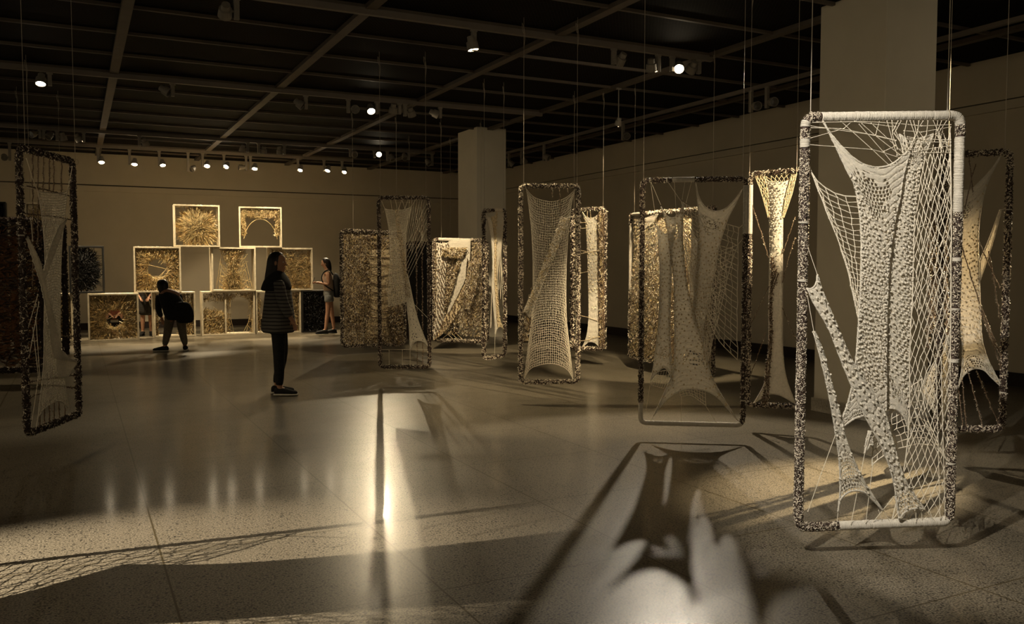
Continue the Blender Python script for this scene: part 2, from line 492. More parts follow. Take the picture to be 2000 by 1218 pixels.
def spotlight(head, aim, label, lit=0, watts=0, cone=50, size=0.03, blend=0.35, col=WARM, side=-1, along='x', scale=1.0, base_z=None):
    """track spotlight; head is the middle of the can, aim the point it looks at"""
    head = Vector(head); aim = Vector(aim)
    off = Vector((side * .10, 0, 0)) if along == 'x' else Vector((0, side * .10, 0))
    base = Vector((head.x, head.y, TRACK_Z - .02 if base_z is None else base_z)) + off
    t = empty('track_spotlight', base)
    tag(t, label, 'spotlight', 'track spotlights')
    s = scale
    b = MB(); b.box((0, 0, -.012), (.075, .03, .024) if along == 'x' else (.03, .075, .024)); b.build('track_adapter', 'lamp_body', t)
    hz = head.z - base.z
    L = max(.14, -hz + .05)
    b = MB(); b.box((0, 0, -.024 - L / 2), (.05 * s, .05 * s, L) if base_z is None else (.014, .014, L)); b.build('driver_box', 'lamp_body', t, bevel=.005)
    d, a, c = frame_for(aim - head)
    h = np.array(head - base); D = np.array(d)
    b = MB()
    prof = [(-.075, .001), (-.075, .040), (-.02, .044), (-.018, .060), (.062, .066), (.070, .066), (.070, .058), (.055, .055)]
    P = np.array([h + D * z * s for z, r in prof]); P = P + D * np.linspace(0, 1e-4, len(P))[:, None]
    th = np.arange(20) * 2 * math.pi / 20
    A, B = np.array(a), np.array(c)
    rings = np.concatenate([P[i] + prof[i][1] * s * (np.cos(th)[:, None] * A + np.sin(th)[:, None] * B) for i in range(len(prof))])
    kk = np.arange(20); k2 = (kk + 1) % 20
    F = np.concatenate([np.stack([i * 20 + kk, i * 20 + k2, i * 20 + 20 + k2, i * 20 + 20 + kk], 1) for i in range(len(prof) - 1)])
    b.add(rings, F)
    b.segs([h * 0 + np.array([0, 0, hz])], [h], .012, 8)
    b.build('lamp_head', 'lamp_body', t, smooth=False)
    b = MB()
    lens = h + D * .056 * s
    ring = lens + .055 * s * (np.cos(th)[:, None] * A + np.sin(th)[:, None] * B)
    V = np.concatenate([ring, [lens + D * .004]])
    b.add(V, np.stack([kk, k2, np.full(20, 20)], 1))
    b.build('lens', {0: 'lens_off', 1: 'lens_on', 2: 'lens_hot'}[lit], t)
    if watts:
        ld = bpy.data.lights.new('spot_beam', 'SPOT')
        ld.energy = watts; ld.color = col; ld.spot_size = math.radians(cone); ld.spot_blend = blend; ld.shadow_soft_size = size
        lo = bpy.data.objects.new('spot_beam', ld); COL.objects.link(lo)
        lo.parent = t
        lo.location = Vector(h + D * (.078 * s))
        lo.rotation_mode = 'QUATERNION'
        lo.rotation_quaternion = d.to_track_quat('-Z', 'Y')
    return t

def H(px, py, y): return at_y(px, py, y)

# lamps that shine towards the viewer
spotlight(H(1326, 130, 8.51), (4.0, 4.9, 0.5), 'blazing spotlight at the right end of the nearest track, shining at the viewer', 2, 920, 60, .035, side=-1, col=SOFT)
spotlight(H(724, 212, 12.87), (3.7, 9.6, 0.3), 'bright round spotlight on the middle track beside two dark lamps', 2, 260, 55, .03, side=1)
spotlight(H(740, 300, 18.3), (3.9, 11.0, 0.6), 'bright starry spotlight on the far track, right above the tall net frame', 2, 560, 42, .03, side=-1, blend=.8)
spotlight(H(922, 85, 8.51), (4.5, 8.25, 0.3), 'glowing spotlight turned downward in the middle of the nearest track', 1, 420, 60, .03, side=.2)
spotlight(H(80, 155, 12.87), (-0.6, 11.5, 0.5), 'lone lit spotlight at the left end of the middle track', 1, 160, 60, .03, side=1)
# row in front of the back wall
BACK = [(198, 312, 'first lit spotlight from the left in the row at the back wall', (0.5, 18.8, 0.4)),
        (263, 316, 'second lit spotlight from the left in the row at the back wall', (0.8, 18.9, 0.3)),
        (317, 318, 'third lit spotlight from the left in the row at the back wall', (2.0, 19.2, 1.3)),
        (405, 320, 'tilted lit spotlight above the sunburst box at the back wall', (2.3, 19.2, 1.9)),
        (443, 322, 'lit spotlight between the sunburst box and the arch box at the back wall', (2.2, 19.2, 2.1)),
        (498, 325, 'lit spotlight straight above the arch box at the back wall', (3.3, 19.3, 1.3)),
        (587, 328, 'third lit spotlight from the right in the row at the back wall', (4.0, 19.4, 1.4)),
        (641, 329, 'second lit spotlight from the right in the row at the back wall', (4.2, 19.4, 1.0)),
        (673, 332, 'last lit spotlight on the right of the row at the back wall', (4.8, 18.9, 0.6))]
for i, (px, py, lb, aim) in enumerate(BACK):
    spotlight(H(px, py, 20.5), aim, lb, 1, 680, 46, .03, side=(-1 if i % 2 else -.6))
# unlit lamps; entries with watts look dark but get an added beam
UN = [(440, 14, 8.51, 'big unlit spotlight at the left end of the nearest track, cut by the photo edge', (1.5, 12, 2)),
      (1213, 110, 8.51, 'round unlit spotlight right of the long hanging wires on the nearest track', (5.36, 11.1, 1.25), 900, 17),
      (1272, 122, 8.51, 'narrow unlit spotlight just left of the blazing one', (7.05, 9.6, 1.3), 900, 44),
      (1352, 126, 8.51, 'unlit spotlight half hidden by the glare of the blazing one', (6.95, 11.1, 1.5), 700, 28),
      (322, 172, 12.87, 'single unlit spotlight on the middle track between the lone lamp and the starry pair', (2.5, 12.2, 3)),
      (584, 198, 12.87, 'unlit spotlight on the middle track nearest the left of the bright round one', (4, 12.4, 3)),
      (693, 208, 12.87, 'unlit spotlight touching the left side of the bright round one', (3, 8, 2)),
      (768, 208, 12.87, 'first unlit spotlight right of the bright round one', (4.5, 14.2, 1.2), 170, 50),
      (803, 215, 12.87, 'second unlit spotlight right of the bright round one', (6.1, 14.1, 1.1), 800, 36),
      (848, 217, 12.87, 'unlit spotlight furthest right on the middle track', (7, 12.5, 3.2)),
      (66, 258, 18.3, 'first of four unlit spotlights in the cluster over the left frame', (-2, 17, 3.2)),
      (97, 261, 18.3, 'second of four unlit spotlights in the cluster over the left frame', (-1, 17.6, 3.0)),
      (123, 264, 18.3, 'third of four unlit spotlights in the cluster over the left frame', (0.6, 18.95, .4), 300, 66),
      (152, 266, 18.3, 'fourth of four unlit spotlights in the cluster over the left frame', (1.4, 19.2, 1.3), 300, 66),
      (283, 275, 18.3, 'single unlit spotlight on the far track above the third and second lit lamps', (2.2, 19.3, 2.2), 230, 66),
      (474, 287, 18.3, 'left one of three unlit spotlights above the arch box', (2.6, 19.3, 1.2), 230, 66),
      (515, 290, 18.3, 'middle one of three unlit spotlights above the arch box', (3.4, 19.3, 1.6), 230, 66),
      (546, 291, 18.3, 'right one of three unlit spotlights above the arch box', (4.2, 19.3, 1.1), 230, 66),
      (693, 297, 18.3, 'unlit spotlight left of the starry one on the far track', (5.0, 17, 3)),
      (765, 305, 18.3, 'unlit spotlight right beside the starry one on the far track', (6.5, 17.8, 3)),
      (790, 303, 18.3, 'second unlit spotlight right of the starry one', (6.6, 17.5, 3)),
      (836, 314, 18.3, 'unlit spotlight at the right end of the far track', (7.5, 17.6, 3)),
      (377, 326, 20.5, 'dark spotlight tilted away beside the tilted lit one at the back wall', (1.8, 19.8, 3)),
      (472, 324, 20.5, 'dark sideways spotlight between two lit ones at the back wall', (2.5, 20.4, 3.7)),
      (8, 303, 20.5, 'dark spotlight at the left edge of the row at the back wall', (-1, 19, 3))]
for px, py, y, lb, aim, *wc in UN:
    p = H(px, py, y); p.z -= .03
    spotlight(p, aim, lb.replace('unlit', 'turned-away') if wc else lb, 1 if wc else 0, *wc, side=-1 if px % 2 else 1)
for px, py, lb, aim in [(998, 318, 'farthest unlit lamp on the right wall track, beside the far column', (9.5, 17, 3)),
                        (1023, 313, 'second unlit lamp from the far column on the right wall track', (9.5, 17, 3)),
                        (1067, 306, 'third unlit lamp from the far column on the right wall track', (9.6, 14.5, 3)),
                        (1223, 264, 'single unlit lamp on the right wall track above the glowing rear frame', (8.2, 11.5, 3.2)),
                        (1476, 207, 'left one of the two unlit lamps facing the viewer above the right frames', (8.0, 7.2, 3.4)),
                        (1508, 199, 'right one of the two unlit lamps facing the viewer above the right frames', (8.0, 6.9, 3.4))]:
    spotlight(at_x(px, py, 8.75), aim, lb, 0, along='y', side=1)
spotlight(at_x(1208, 238, 7.075), (6.95, 11.6, 1.0), 'small white-glowing lamp hanging low on a rod left of the right wall track', 1, 120, 40, .03, side=0, scale=.8, base_z=CEIL_Z - .05)

# lamps off the picture: behind the viewer and on the side track
spotlight((0.25, 1.97, 3.9), (3.85, 3.05, 1.05), 'front spotlight above the viewer aimed at the nearest frame', 1, 1050, 35, .02, blend=.5, col=(1.0, .93, .81))
spotlight((-5.0, 8.2, 3.9), (0.6, 7.9, 0.0), 'side spotlight left of the hall aimed at the dark left frame', 1, 260, 42, .02, along='y')
spotlight((-5.0, 5.35, 3.9), (0.1, 4.55, 0.0), 'side spotlight left of the hall aimed low across the front floor', 1, 7600, 23, .02, blend=.75, along='y', col=SOFT)
spotlight((8.75, 5.0, 3.9), (5.90, 4.42, 1.2), 'spotlight on the right wall track aimed at the back of the rear right frame', 1, 7000, 18, .02, blend=1.0, along='y')
spotlight((6.3, 1.97, 3.9), (5.60, 5.85, 2.03), 'added narrow fill spotlight behind the viewer aimed at the top of the slim frame', 1, 3600, 15, .02, blend=.8)  # no known lamp: added to brighten the slim frame's top
spotlight((2.3, 1.97, 3.9), (4.5, 8.05, 1.25), 'added narrow fill spotlight behind the viewer aimed at the pale hourglass net', 1, 500, 20, .02, blend=.6)  # invented fill that lifts the hourglass net from the front
spotlight((1.2, 1.97, 3.9), (3.65, 10.15, 1.3), 'added narrow fill spotlight behind the viewer aimed at the tall dark net frame', 1, 450, 16, .02, blend=.6)  # unseen extra beam, added so the tall net is less dark


# ------------------------------------------------------------------ hanging knitted frames
GROUP = 'hanging knitted frames'

class Art:
    """a pipe frame wrapped in yarn, hung on two wires, with knitting stretched in it.
    a, b: foot points of the left and right post (z = underside of the frame); ta, tb: top heights"""
    def __init__(s, label, L=None, R=None, h=2.1, r=.022, world=None, n_tuft=5000, tuft=.010, mix=.55, corner=.055, wires=True, cat='hanging frame'):
        if world is None:
            a, ta = post(*L, h); b, tb = post(*R, h)
        else:
            (a, ta), (b, tb) = world; a = Vector(a); b = Vector(b)
        s.r = r
        mid = (a + b) / 2
        s.rot = math.atan2(b.y - a.y, b.x - a.x)
        s.o = empty('knitted_frame', (mid.x, mid.y, 0), s.rot)
        tag(s.o, label, cat, GROUP)
        s.mid = mid
        w = math.hypot(b.x - a.x, b.y - a.y); s.w = w
        s.C = [np.array((-w / 2, 0, a.z)), np.array((w / 2, 0, b.z)), np.array((w / 2, 0, tb)), np.array((-w / 2, 0, ta))]
        # rounded centre line BL -> BR -> TR -> TL
        pts = []
        for i in range(4):
            p = s.C[i]; q = s.C[(i + 1) % 4]; o = s.C[i - 1]
            d0 = (o - p) / np.linalg.norm(o - p); d1 = (q - p) / np.linalg.norm(q - p)
            rc = corner
            for t in np.linspace(0, 1, 7):
                A = p + d0 * rc; B = p + d1 * rc
                pts.append((1 - t) ** 2 * A + 2 * t * (1 - t) * p + t * t * B)
            A = p + d1 * rc; B = q - d1 * rc
            n = max(2, int(np.linalg.norm(B - A) / .01))
            for t in np.linspace(0, 1, n)[1:-1]: pts.append(A * (1 - t) + B * t)
        s.path = np.array(pts)
        s.wrapped = np.zeros(len(s.path), bool)
        s.n_tuft, s.tuft, s.mix, s.do_wires = n_tuft, tuft, mix, wires
        s.wraps = []
        s.wire_px = None
    # --- pixel of the photograph -> point in the frame's own plane (local coordinates)
    def loc(s, px, py, dy=0.0):
        d = ray(px, py)
        nx, ny = -math.sin(s.rot), math.cos(s.rot)
        t = ((s.mid.x * nx + s.mid.y * ny) + dy) / (d[0] * nx + d[1] * ny)
        X, Y, Z = d[0] * t - s.mid.x, d[1] * t - s.mid.y, CAM_H + d[2] * t
        c, q = math.cos(s.rot), math.sin(s.rot)
        return np.array((X * c + Y * q, -X * q + Y * c, Z))
    def locs(s, pts, dy=0.0):
        return [s.loc(p[0], p[1], dy) for p in pts]
    def wrap(s, p0, p1, m='wrap_white', k=1.03):
        """yarn-wrapped stretch of pipe between two photo points"""
        a = s.loc(*p0); b = s.loc(*p1)
        i = int(np.argmin(np.linalg.norm(s.path - a, axis=1))); j = int(np.argmin(np.linalg.norm(s.path - b, axis=1)))
        n = len(s.path)
        if (j - i) % n > n / 2: i, j = j, i
        idx = [(i + q) % n for q in range((j - i) % n + 1)]
        if len(idx) < 2: idx.append((idx[-1] + 1) % n)
        s.wrapped[idx] = True
        s.wraps.append((idx, m, k))
    def pipe(s):
        b = MB()
        P = s.path
        rr = s.r * (0.92 + .05 * RNG.normal(size=len(P)).clip(-1, 1))
        b.tube(P, rr, 10, closed=True)
        # frayed tape: many small ribbons in two tones all around the pipe
        n = s.n_tuft
        seg = np.linalg.norm(np.roll(P, -1, 0) - P, axis=1)
        cs = np.concatenate([[0], np.cumsum(seg)])
        t = RNG.uniform(0, cs[-1], n); i = np.clip(np.searchsorted(cs, t) - 1, 0, len(P) - 1)
        ok = ~s.wrapped[i]; t, i = t[ok], i[ok]; n = len(i)
        f = ((t - cs[i]) / seg[i])[:, None]
        c = P[i] * (1 - f) + np.roll(P, -1, 0)[i] * f
        T = unit(np.roll(P, -1, 0)[i] - P[i])
        up = np.array([0, 1.0, 0]); a = unit(np.cross(T, up)); th = RNG.uniform(0, 2 * math.pi, n)[:, None]
        rad = a * np.cos(th) + up * np.sin(th)
        tan = -a * np.sin(th) + up * np.cos(th)
        ang = RNG.uniform(0, 2 * math.pi, n)[:, None]
        d = unit(T * np.cos(ang) + tan * np.sin(ang) + rad * RNG.uniform(-.1, .55, (n, 1)))
        L = s.tuft * RNG.uniform(.5, 1.3, (n, 1))
        cream = RNG.uniform(size=n) < s.mix
        b.tufts(c + rad * (s.r * RNG.uniform(.92, 1.06, (n, 1))) + d * L * .4, d * L, s.tuft * RNG.uniform(.2, .38, n), cream.astype(int) + 1)
        fr = b.build('pipe_frame', ['tape_dark', 'tape_dark', 'tape_cream'], s.o)
        for idx, m, k in s.wraps:
            Q = P[idx]
            L = np.linalg.norm(np.diff(Q, axis=0), axis=1).sum()
            Q = catmull(Q, max(6, int(L / .01)))
            b = MB(); b.tube(Q, s.r * .98 * k, 12)
            pitch = max(.0042, s.r * .2); n = max(8, int(L / pitch * 10))
            t = np.linspace(0, len(Q) - 1.001, n); i0 = t.astype(int); f = (t - i0)[:, None]
            C = Q[i0] * (1 - f) + Q[i0 + 1] * f; T = unit(Q[i0 + 1] - Q[i0])
            up = np.array([0, 1.0, 0]); a = unit(np.cross(T, up)); th = np.arange(n) * 2 * math.pi / 10
            C = C + T * (np.interp(np.arange(n), np.arange(0, n + 10, 10), RNG.normal(size=len(np.arange(0, n + 10, 10)))) * pitch * .3)[:, None]
            rr = s.r * k * (1 + .03 * np.interp(np.arange(n), np.arange(0, n + 25, 25), RNG.normal(size=len(np.arange(0, n + 25, 25)))))
            b.tube(C + (a * np.cos(th)[:, None] + up * np.sin(th)[:, None]) * rr[:, None], pitch * .52, 5)
            b.build('yarn_wrapping', m, fr, smooth=True)
        if s.do_wires:
            w = s.wire_px or [None, None]
            xs = [s.loc(*q)[0] if q else None for q in w]
            if xs[0] is None: xs = [-s.w / 2 + .05, s.w / 2 - .05]
            for x in xs:
                f = (x + s.w / 2) / s.w
                zt = s.C[3][2] * (1 - f) + s.C[2][2] * f
                b = MB(); b.segs([(x, 0, zt)], [(x, 0, CEIL_Z)], .0023, 6)
                # loop over the pipe and a loose knot at the ceiling bar
                th = np.linspace(0, 2 * math.pi, 13)[:-1]
                b.tube(np.stack([np.full(12, x), np.cos(th) * (s.r + .004), zt + np.sin(th) * (s.r + .004)], 1), .003, 6, closed=True)
                q = np.array([(x, 0, CEIL_Z - .32), (x + .012, 0, CEIL_Z - .2), (x - .004, .004, CEIL_Z - .09), (x - .02, 0, CEIL_Z - .06), (x - .012, 0, CEIL_Z - .14), (x + .002, 0, CEIL_Z - .17)])
                b.tube(catmull(q, 24), .0024, 5)
                b.build('hanging_wire', 'wire', s.o)
    # --- pieces of knitting
    def patch(s, left, right, top, bot, nu, nv, dy, bulge=0.0):
        G = coons([s.loc(*p, dy) for p in left], [s.loc(*p, dy) for p in right], [s.loc(*p, dy) for p in top], [s.loc(*p, dy) for p in bot], nu, nv)
        if bulge:
            u = np.linspace(0, 1, nu + 1)[None]; v = np.linspace(0, 1, nv + 1)[:, None]
            G = G.copy(); G[..., 1] += bulge * np.sin(math.pi * u) * (.6 + .4 * np.sin(5 * v + 1)) 
        return G
    def knit(s, left, right, top=(), bot=(), nu=30, nv=120, dy=0.0, bulge=-.01, lace=None, bob=None, nbob=0, bs=.010, m='yarn', ridge=6, name='knitted_panel', thick=.004, bm=None, bl=1.7):
        if lace is not None:
            G = s.patch(left, right, top, bot, 10, 10, dy)
            Wm = np.linalg.norm(np.diff(G, axis=1), axis=2).sum(1).max(); Lm = np.linalg.norm(np.diff(G, axis=0), axis=2).sum(0).mean()
            n0 = nv; nu = int(np.clip(Wm / .0055, 8, 70)); nv = int(np.clip(Lm / .0055, 12, 360)); ridge = max(4, ridge * nv / n0)
        G = s.patch(left, right, top, bot, nu, nv, dy, bulge)
        ny, nx = G.shape[:2]
        jj = np.arange(ny)[:, None]; ii = np.arange(nx)[None]
        rows = np.maximum(0, np.cos((jj + 1.5 * np.sin(ii * .35)) * 2 * math.pi / ridge)) ** 6
        st = .0012 * np.where((ii + jj) % 2 == 0, 1, -1)
        V = G.copy(); V[..., 1] += st + .005 * rows + RNG.normal(size=(ny, nx)) * .0008
        idx = np.arange(ny * nx).reshape(ny, nx)
        F = np.stack([idx[:-1, :-1], idx[:-1, 1:], idx[1:, 1:], idx[1:, :-1]], -1)
        keep = np.ones(F.shape[:2], bool)
        if lace is not None:
            u = (np.arange(nx - 1) + .5) / (nx - 1); v = (np.arange(ny - 1) + .5) / (ny - 1)
            U, Vv = np.meshgrid(u, v)
            p = lace(U, Vv)
            I = np.arange(nx - 1)[None] + 0 * np.arange(ny - 1)[:, None]; Jr = np.arange(ny - 1)[:, None] + 0 * I
            jb = Jr // 4; ish = I + 2 * (jb % 2); ib = ish // 3
            dice = RNG.uniform(size=(jb.max() + 1, ib.max() + 1))
            hole = (ish % 3 != 0) & (Jr % 4 != 0) & (dice[jb, ib] < p * 1.25)
            hole[:, 0] = hole[:, -1] = False; hole[0] = hole[-1] = False
            keep &= ~hole
        b = MB(); b.add(V.reshape(-1, 3), F[keep].reshape(-1, 4))
        # rolled edges
        for E in (V[:, 0], V[:, -1], V[0], V[-1]):
            b.tube(E, thick * .9, 5)
        o = b.build(name, m, s.o, smooth=True, solid=thick)
        if nbob:
            # knotted bobbles standing off the fabric
            n = 0; C = []; T = []
            dens = bob or (lambda u, v: np.ones_like(u))
            Wm = np.linalg.norm(np.diff(G, axis=1), axis=2).sum(1).mean(); Lm = np.linalg.norm(np.diff(G, axis=0), axis=2).sum(0).mean()
            ac = max(2, int(round(math.sqrt(nbob * Wm / Lm)))); dn = max(2, int(round(nbob / ac)))
            uu, vv = np.meshgrid((np.arange(ac) + .5) / ac, (np.arange(dn) + .5) / dn)
            uu = uu + (np.arange(dn)[:, None] % 2 - .5) * .5 / ac
            u = (uu + RNG.normal(size=uu.shape) * .10 / ac).ravel().clip(.03, .97); v = (vv + RNG.normal(size=vv.shape) * .10 / dn).ravel().clip(.01, .99)
            ok = RNG.uniform(size=len(u)) < dens(u, v)
            key = np.stack([u[ok], v[ok]], 1)
            i = np.clip((key[:, 0] * (nx - 1)).astype(int), 0, nx - 1); j = np.clip((key[:, 1] * (ny - 1)).astype(int), 0, ny - 1)
            C = G[j, i] + np.array((0, -bs * .9, -bs * .3)) + RNG.normal(size=(len(i), 3)) * bs * .22
            n = len(C)
            d = unit(np.array((.0, -1.0, -.55)) + RNG.normal(size=(n, 3)) * .35)
            a = unit(np.cross(d, RNG.normal(size=(n, 3)))); c = np.cross(d, a)
            k = bs * RNG.uniform(.75, 1.2, (n, 1))
            A = np.stack([a * k * .8, c * k * .75, d * k * bl * .75], 1)
            b = MB(); b.blobs(C, A)
            q = b.build('knotted_bobbles', bm or m, o, smooth=False); q['kind'] = 'stuff'
        return o
    def net(s, left, right, top=(), bot=(), nu=8, nv=24, dy=0.0, bulge=0.0, r=.0018, jit=.10, diamond=False, m='yarn_cord', knot=2.0, name='open_net', drop=0.0):
        G = s.patch(left, right, top, bot, nu, nv, dy, bulge)
        ny, nx = G.shape[:2]
        du = np.linalg.norm(np.diff(G, axis=1), axis=2).mean(); dv = np.linalg.norm(np.diff(G, axis=0), axis=2).mean()
        J = RNG.normal(size=G.shape) * jit * np.array([du, min(du, dv) * .5, dv])
        J[0] *= .3; J[-1] *= .3; J[:, 0] *= .3; J[:, -1] *= .3
        V = G + J
        b = MB()
        if diamond:
            j, i = np.meshgrid(np.arange(ny - 1), np.arange(nx), indexing='ij')
            on = (i + j) % 2 == 0
            for di in (-1, 1):
                ok = on & (i + di >= 0) & (i + di < nx)
                if drop: ok &= RNG.uniform(size=ok.shape) > drop
                b.segs(V[j[ok], i[ok]], V[j[ok] + 1, i[ok] + di], r, 4)
            jj, ii = np.meshgrid(np.arange(ny), np.arange(nx), indexing='ij')
            kn = V[(ii + jj) % 2 == 0]
        else:
            h0, h1 = V[:, :-1].reshape(-1, 3), V[:, 1:].reshape(-1, 3); v0, v1 = V[:-1].reshape(-1, 3), V[1:].reshape(-1, 3)
            b.segs(h0, h1, r, 4); b.segs(v0, v1, r, 4)
            kn = V.reshape(-1, 3)
        if knot: b.blobs(kn, np.full(len(kn), r * knot))
        for E in ((V[:, 0], V[:, -1]) if diamond else (V[:, 0], V[:, -1], V[0], V[-1])):
            b.tube(E, r * 1.5, 5)
        return b.build(name, m, s.o)
    def cords(s, lines, r=.0018, dy=0.0, m='yarn_cord', name='cord_web', knots=True, wob=0.0):
        if name == 'tie_cords':
            for ln in lines: s.cords([ln], r, dy, m, 'tie_cord', knots, wob)
            return
        b = MB()
        for ln in lines:
            P = np.array([s.loc(*p, dy + random.uniform(-.006, .006)) for p in ln])
            if wob and len(P) == 2: P = catmull([P[0], (P[0] + P[1]) / 2 + RNG.normal(size=3) * wob, P[1]], 8)
            b.tube(P, r, 5)
            if knots: b.blobs(P, np.full(len(P), r * 2.2))
        return b.build(name, m, s.o)
    def fuzzy(s, ln, r=.004, dy=0.0, hair=.012, dens=300, name='tufted_cord', tones=('tape_brown', 'tape_cream'), mix=.6):
        P = np.array([s.loc(*p, dy) for p in ln])
        L = np.linalg.norm(np.diff(P, axis=0), axis=1).sum()
        P = catmull(P, max(6, int(L / .03))) + RNG.normal(size=(max(6, int(L / .03)), 3)) * r * .5
        b = MB(); b.tube(P, r, 5)
        n = int(L * dens); t = RNG.uniform(0, len(P) - 1.001, n); i = t.astype(int); f = (t - i)[:, None]
        c = P[i] * (1 - f) + P[i + 1] * f
        d = unit(RNG.normal(size=(n, 3))) * hair * RNG.uniform(.4, 1, (n, 1))
        b.tufts(c + d * .6, d, hair * RNG.uniform(.12, .28, n), (RNG.uniform(size=n) < mix).astype(int))
        return b.build(name, list(tones), s.o)
    def shag(s, left, right, top=(), bot=(), n=3000, dy=0.0, size=.016, depth=.02, tones=('tape_brown', 'straw', 'tape_cream'), p=(.4, .25, .35), mask=None, slope=None, name='shaggy_weave', base=None, width=.2, nu=24, nv=24):
        """a mass of short ribbons and yarn ends knotted into a backing"""
        G = s.patch(left, right, top, bot, nu, nv, dy)
        u = RNG.uniform(0, nu - 1e-3, n); v = RNG.uniform(0, nv - 1e-3, n)
        if mask is not None:
            ok = RNG.uniform(size=n) < mask(u / nu, v / nv); u, v = u[ok], v[ok]; n = len(u)
        i, j = u.astype(int), v.astype(int); fu, fv = (u - i)[:, None], (v - j)[:, None]
        c = G[j, i] * (1 - fu) * (1 - fv) + G[j, i + 1] * fu * (1 - fv) + G[j + 1, i] * (1 - fu) * fv + G[j + 1, i + 1] * fu * fv
        d = RNG.normal(size=(n, 3)) * np.array((1, .6, 1))
        if slope is not None: d = d * .45 + np.array((slope[0], 0, slope[1]))
        d = unit(d) * size * RNG.uniform(.5, 1.3, (n, 1))
        c = c + np.array((0, -1, 0)) * RNG.uniform(0, depth, (n, 1))
        tone = RNG.choice(len(tones), n, p=p)
        b = MB(); b.tufts(c, d, size * width * RNG.uniform(.6, 1.3, n), tone)
        o = b.build(name, list(tones), s.o)
        o['kind'] = 'stuff'
        return o

# ================= nearest frame, right of the picture
A = Art('nearest and largest frame, with a wide bobbled white knit trunk and nets', (1566, 229, 1030), (1865, 226, 1019), 2.1, .0225, n_tuft=42000, tuft=.0052, mix=.56, corner=.05)
A.wrap((1604, 229), (1865, 245)); A.wrap((1869, 266), (1867, 414)); A.wrap((1567, 236), (1567, 248), k=1.06); A.wrap((1567, 273), (1567, 289), k=1.06)
A.wrap((1566, 434), (1566, 437), k=1.08); A.wrap((1566, 544), (1566, 549), k=1.08); A.wrap((1865, 504), (1865, 512), k=1.08); A.wrap((1864, 603), (1864, 606), k=1.08)
A.wrap((1863, 702), (1863, 706), k=1.08); A.wrap((1862, 902), (1862, 906), k=1.08); A.wrap((1636, 1028), (1860, 1019))
A.wire_px = [(1583, 228), (1850, 226)]
A.pipe()
lacy = lambda u, v: np.clip(1.1 - ((u - .55) / .28) ** 2 - ((v - .13) / .10) ** 2, 0, .8) + np.clip(.9 - ((u - .55) / .3) ** 2 - ((v - .86) / .05) ** 2, 0, .6) + np.clip(1 - abs(v - .985) / .02, 0, .6) * (abs(u - .5) < .42)
A.knit([(1609, 238), (1621, 262), (1634, 289), (1649, 320), (1664, 345), (1675, 385), (1681, 430), (1683, 520), (1679, 600), (1674, 680), (1667, 740), (1655, 790), (1633, 848)],
       [(1778, 292), (1764, 345), (1758, 385), (1748, 430), (1738, 500), (1733, 580), (1731, 680), (1731, 740), (1731, 800)],
       [(1617, 254), (1640, 283), (1665, 308), (1690, 323), (1715, 327), (1742, 320)], [(1645, 834), (1668, 817), (1690, 811), (1712, 812)],
       nu=44, nv=300, dy=-.012, lace=lacy, bob=lambda u, v: np.clip((v - .10) * 6, .02, 1) * np.clip((.93 - v) * 12, 0, 1), nbob=620, bs=.0072, ridge=9)
A.knit([(1757, 262), (1762, 285), (1768, 320), (1767, 360), (1760, 400), (1751, 440), (1745, 500), (1737, 580), (1734, 680), (1733, 740), (1735, 797)],
       [(1823, 262), (1808, 300), (1797, 335), (1791, 380), (1786, 430), (1784, 500), (1783, 560), (1778, 620), (1774, 690), (1774, 770), (1781, 859)],
       [(1768, 270), (1787, 272), (1805, 268)], [(1742, 797), (1752, 800), (1764, 812), (1773, 835)],
       nu=30, nv=290, dy=.006, lace=lambda u, v: np.clip(.9 - ((v - .05) / .06) ** 2 - ((u - .35) / .4) ** 2, 0, .7) + np.clip(.9 - ((v - .93) / .05) ** 2, 0, .5), nbob=400, bs=.0072, ridge=9, bob=lambda u, v: np.where(v < .1, .15, 1) * np.clip((.94 - v) * 12, 0, 1))
A.knit([(1577, 563), (1585, 582), (1594, 599), (1619, 642), (1640, 695), (1658, 740), (1689, 810), (1726, 880), (1746, 941), (1751, 980), (1757, 1015)],
       [(1597, 537), (1607, 570), (1635, 636), (1664, 703), (1697, 755), (1728, 806), (1743, 859), (1763, 925), (1783, 962), (1806, 994)],
       [(1581, 564), (1588, 561), (1594, 550)], [(1762, 1004), (1772, 996), (1785, 992), (1797, 992)],
       nu=22, nv=230, dy=-.03, lace=lambda u, v: np.clip((v - .86) * 8, 0, .75), nbob=100, bs=.0075, ridge=13)
A.knit([(1589, 648), (1603, 699), (1619, 769), (1633, 847), (1640, 904), (1641, 958), (1637, 999)], [(1592, 648), (1609, 691), (1623, 744), (1642, 814), (1654, 863), (1672, 908), (1693, 949), (1724, 996)],
       [], [(1641, 976), (1652, 963), (1668, 957), (1688, 961), (1706, 977)], nu=18, nv=150, dy=-.022, lace=lambda u, v: np.clip((v - .70) * 8, 0, .8), nbob=46, bs=.007, ridge=14)
A.knit([(1697, 842), (1692, 862), (1689, 886)], [(1703, 842), (1704, 858), (1705, 872)], [], [(1694, 876), (1699, 866)], nu=6, nv=18, dy=-.008)
A.net([(1576, 313), (1599, 373), (1623, 434), (1648, 500), (1664, 562), (1677, 625)], [(1673, 384), (1679, 420), (1682, 470), (1681, 520), (1680, 570), (1678, 625)],
      [(1588, 342), (1607, 363), (1640, 380)], [], nu=6, nv=22, dy=.0, r=.0022, name='square_net')
A.net([(1733, 360), (1727, 500), (1724, 650), (1722, 800)], [(1768, 360), (1764, 500), (1758, 650), (1756, 800)], nu=4, nv=34, dy=.03, r=.002, name='square_net')
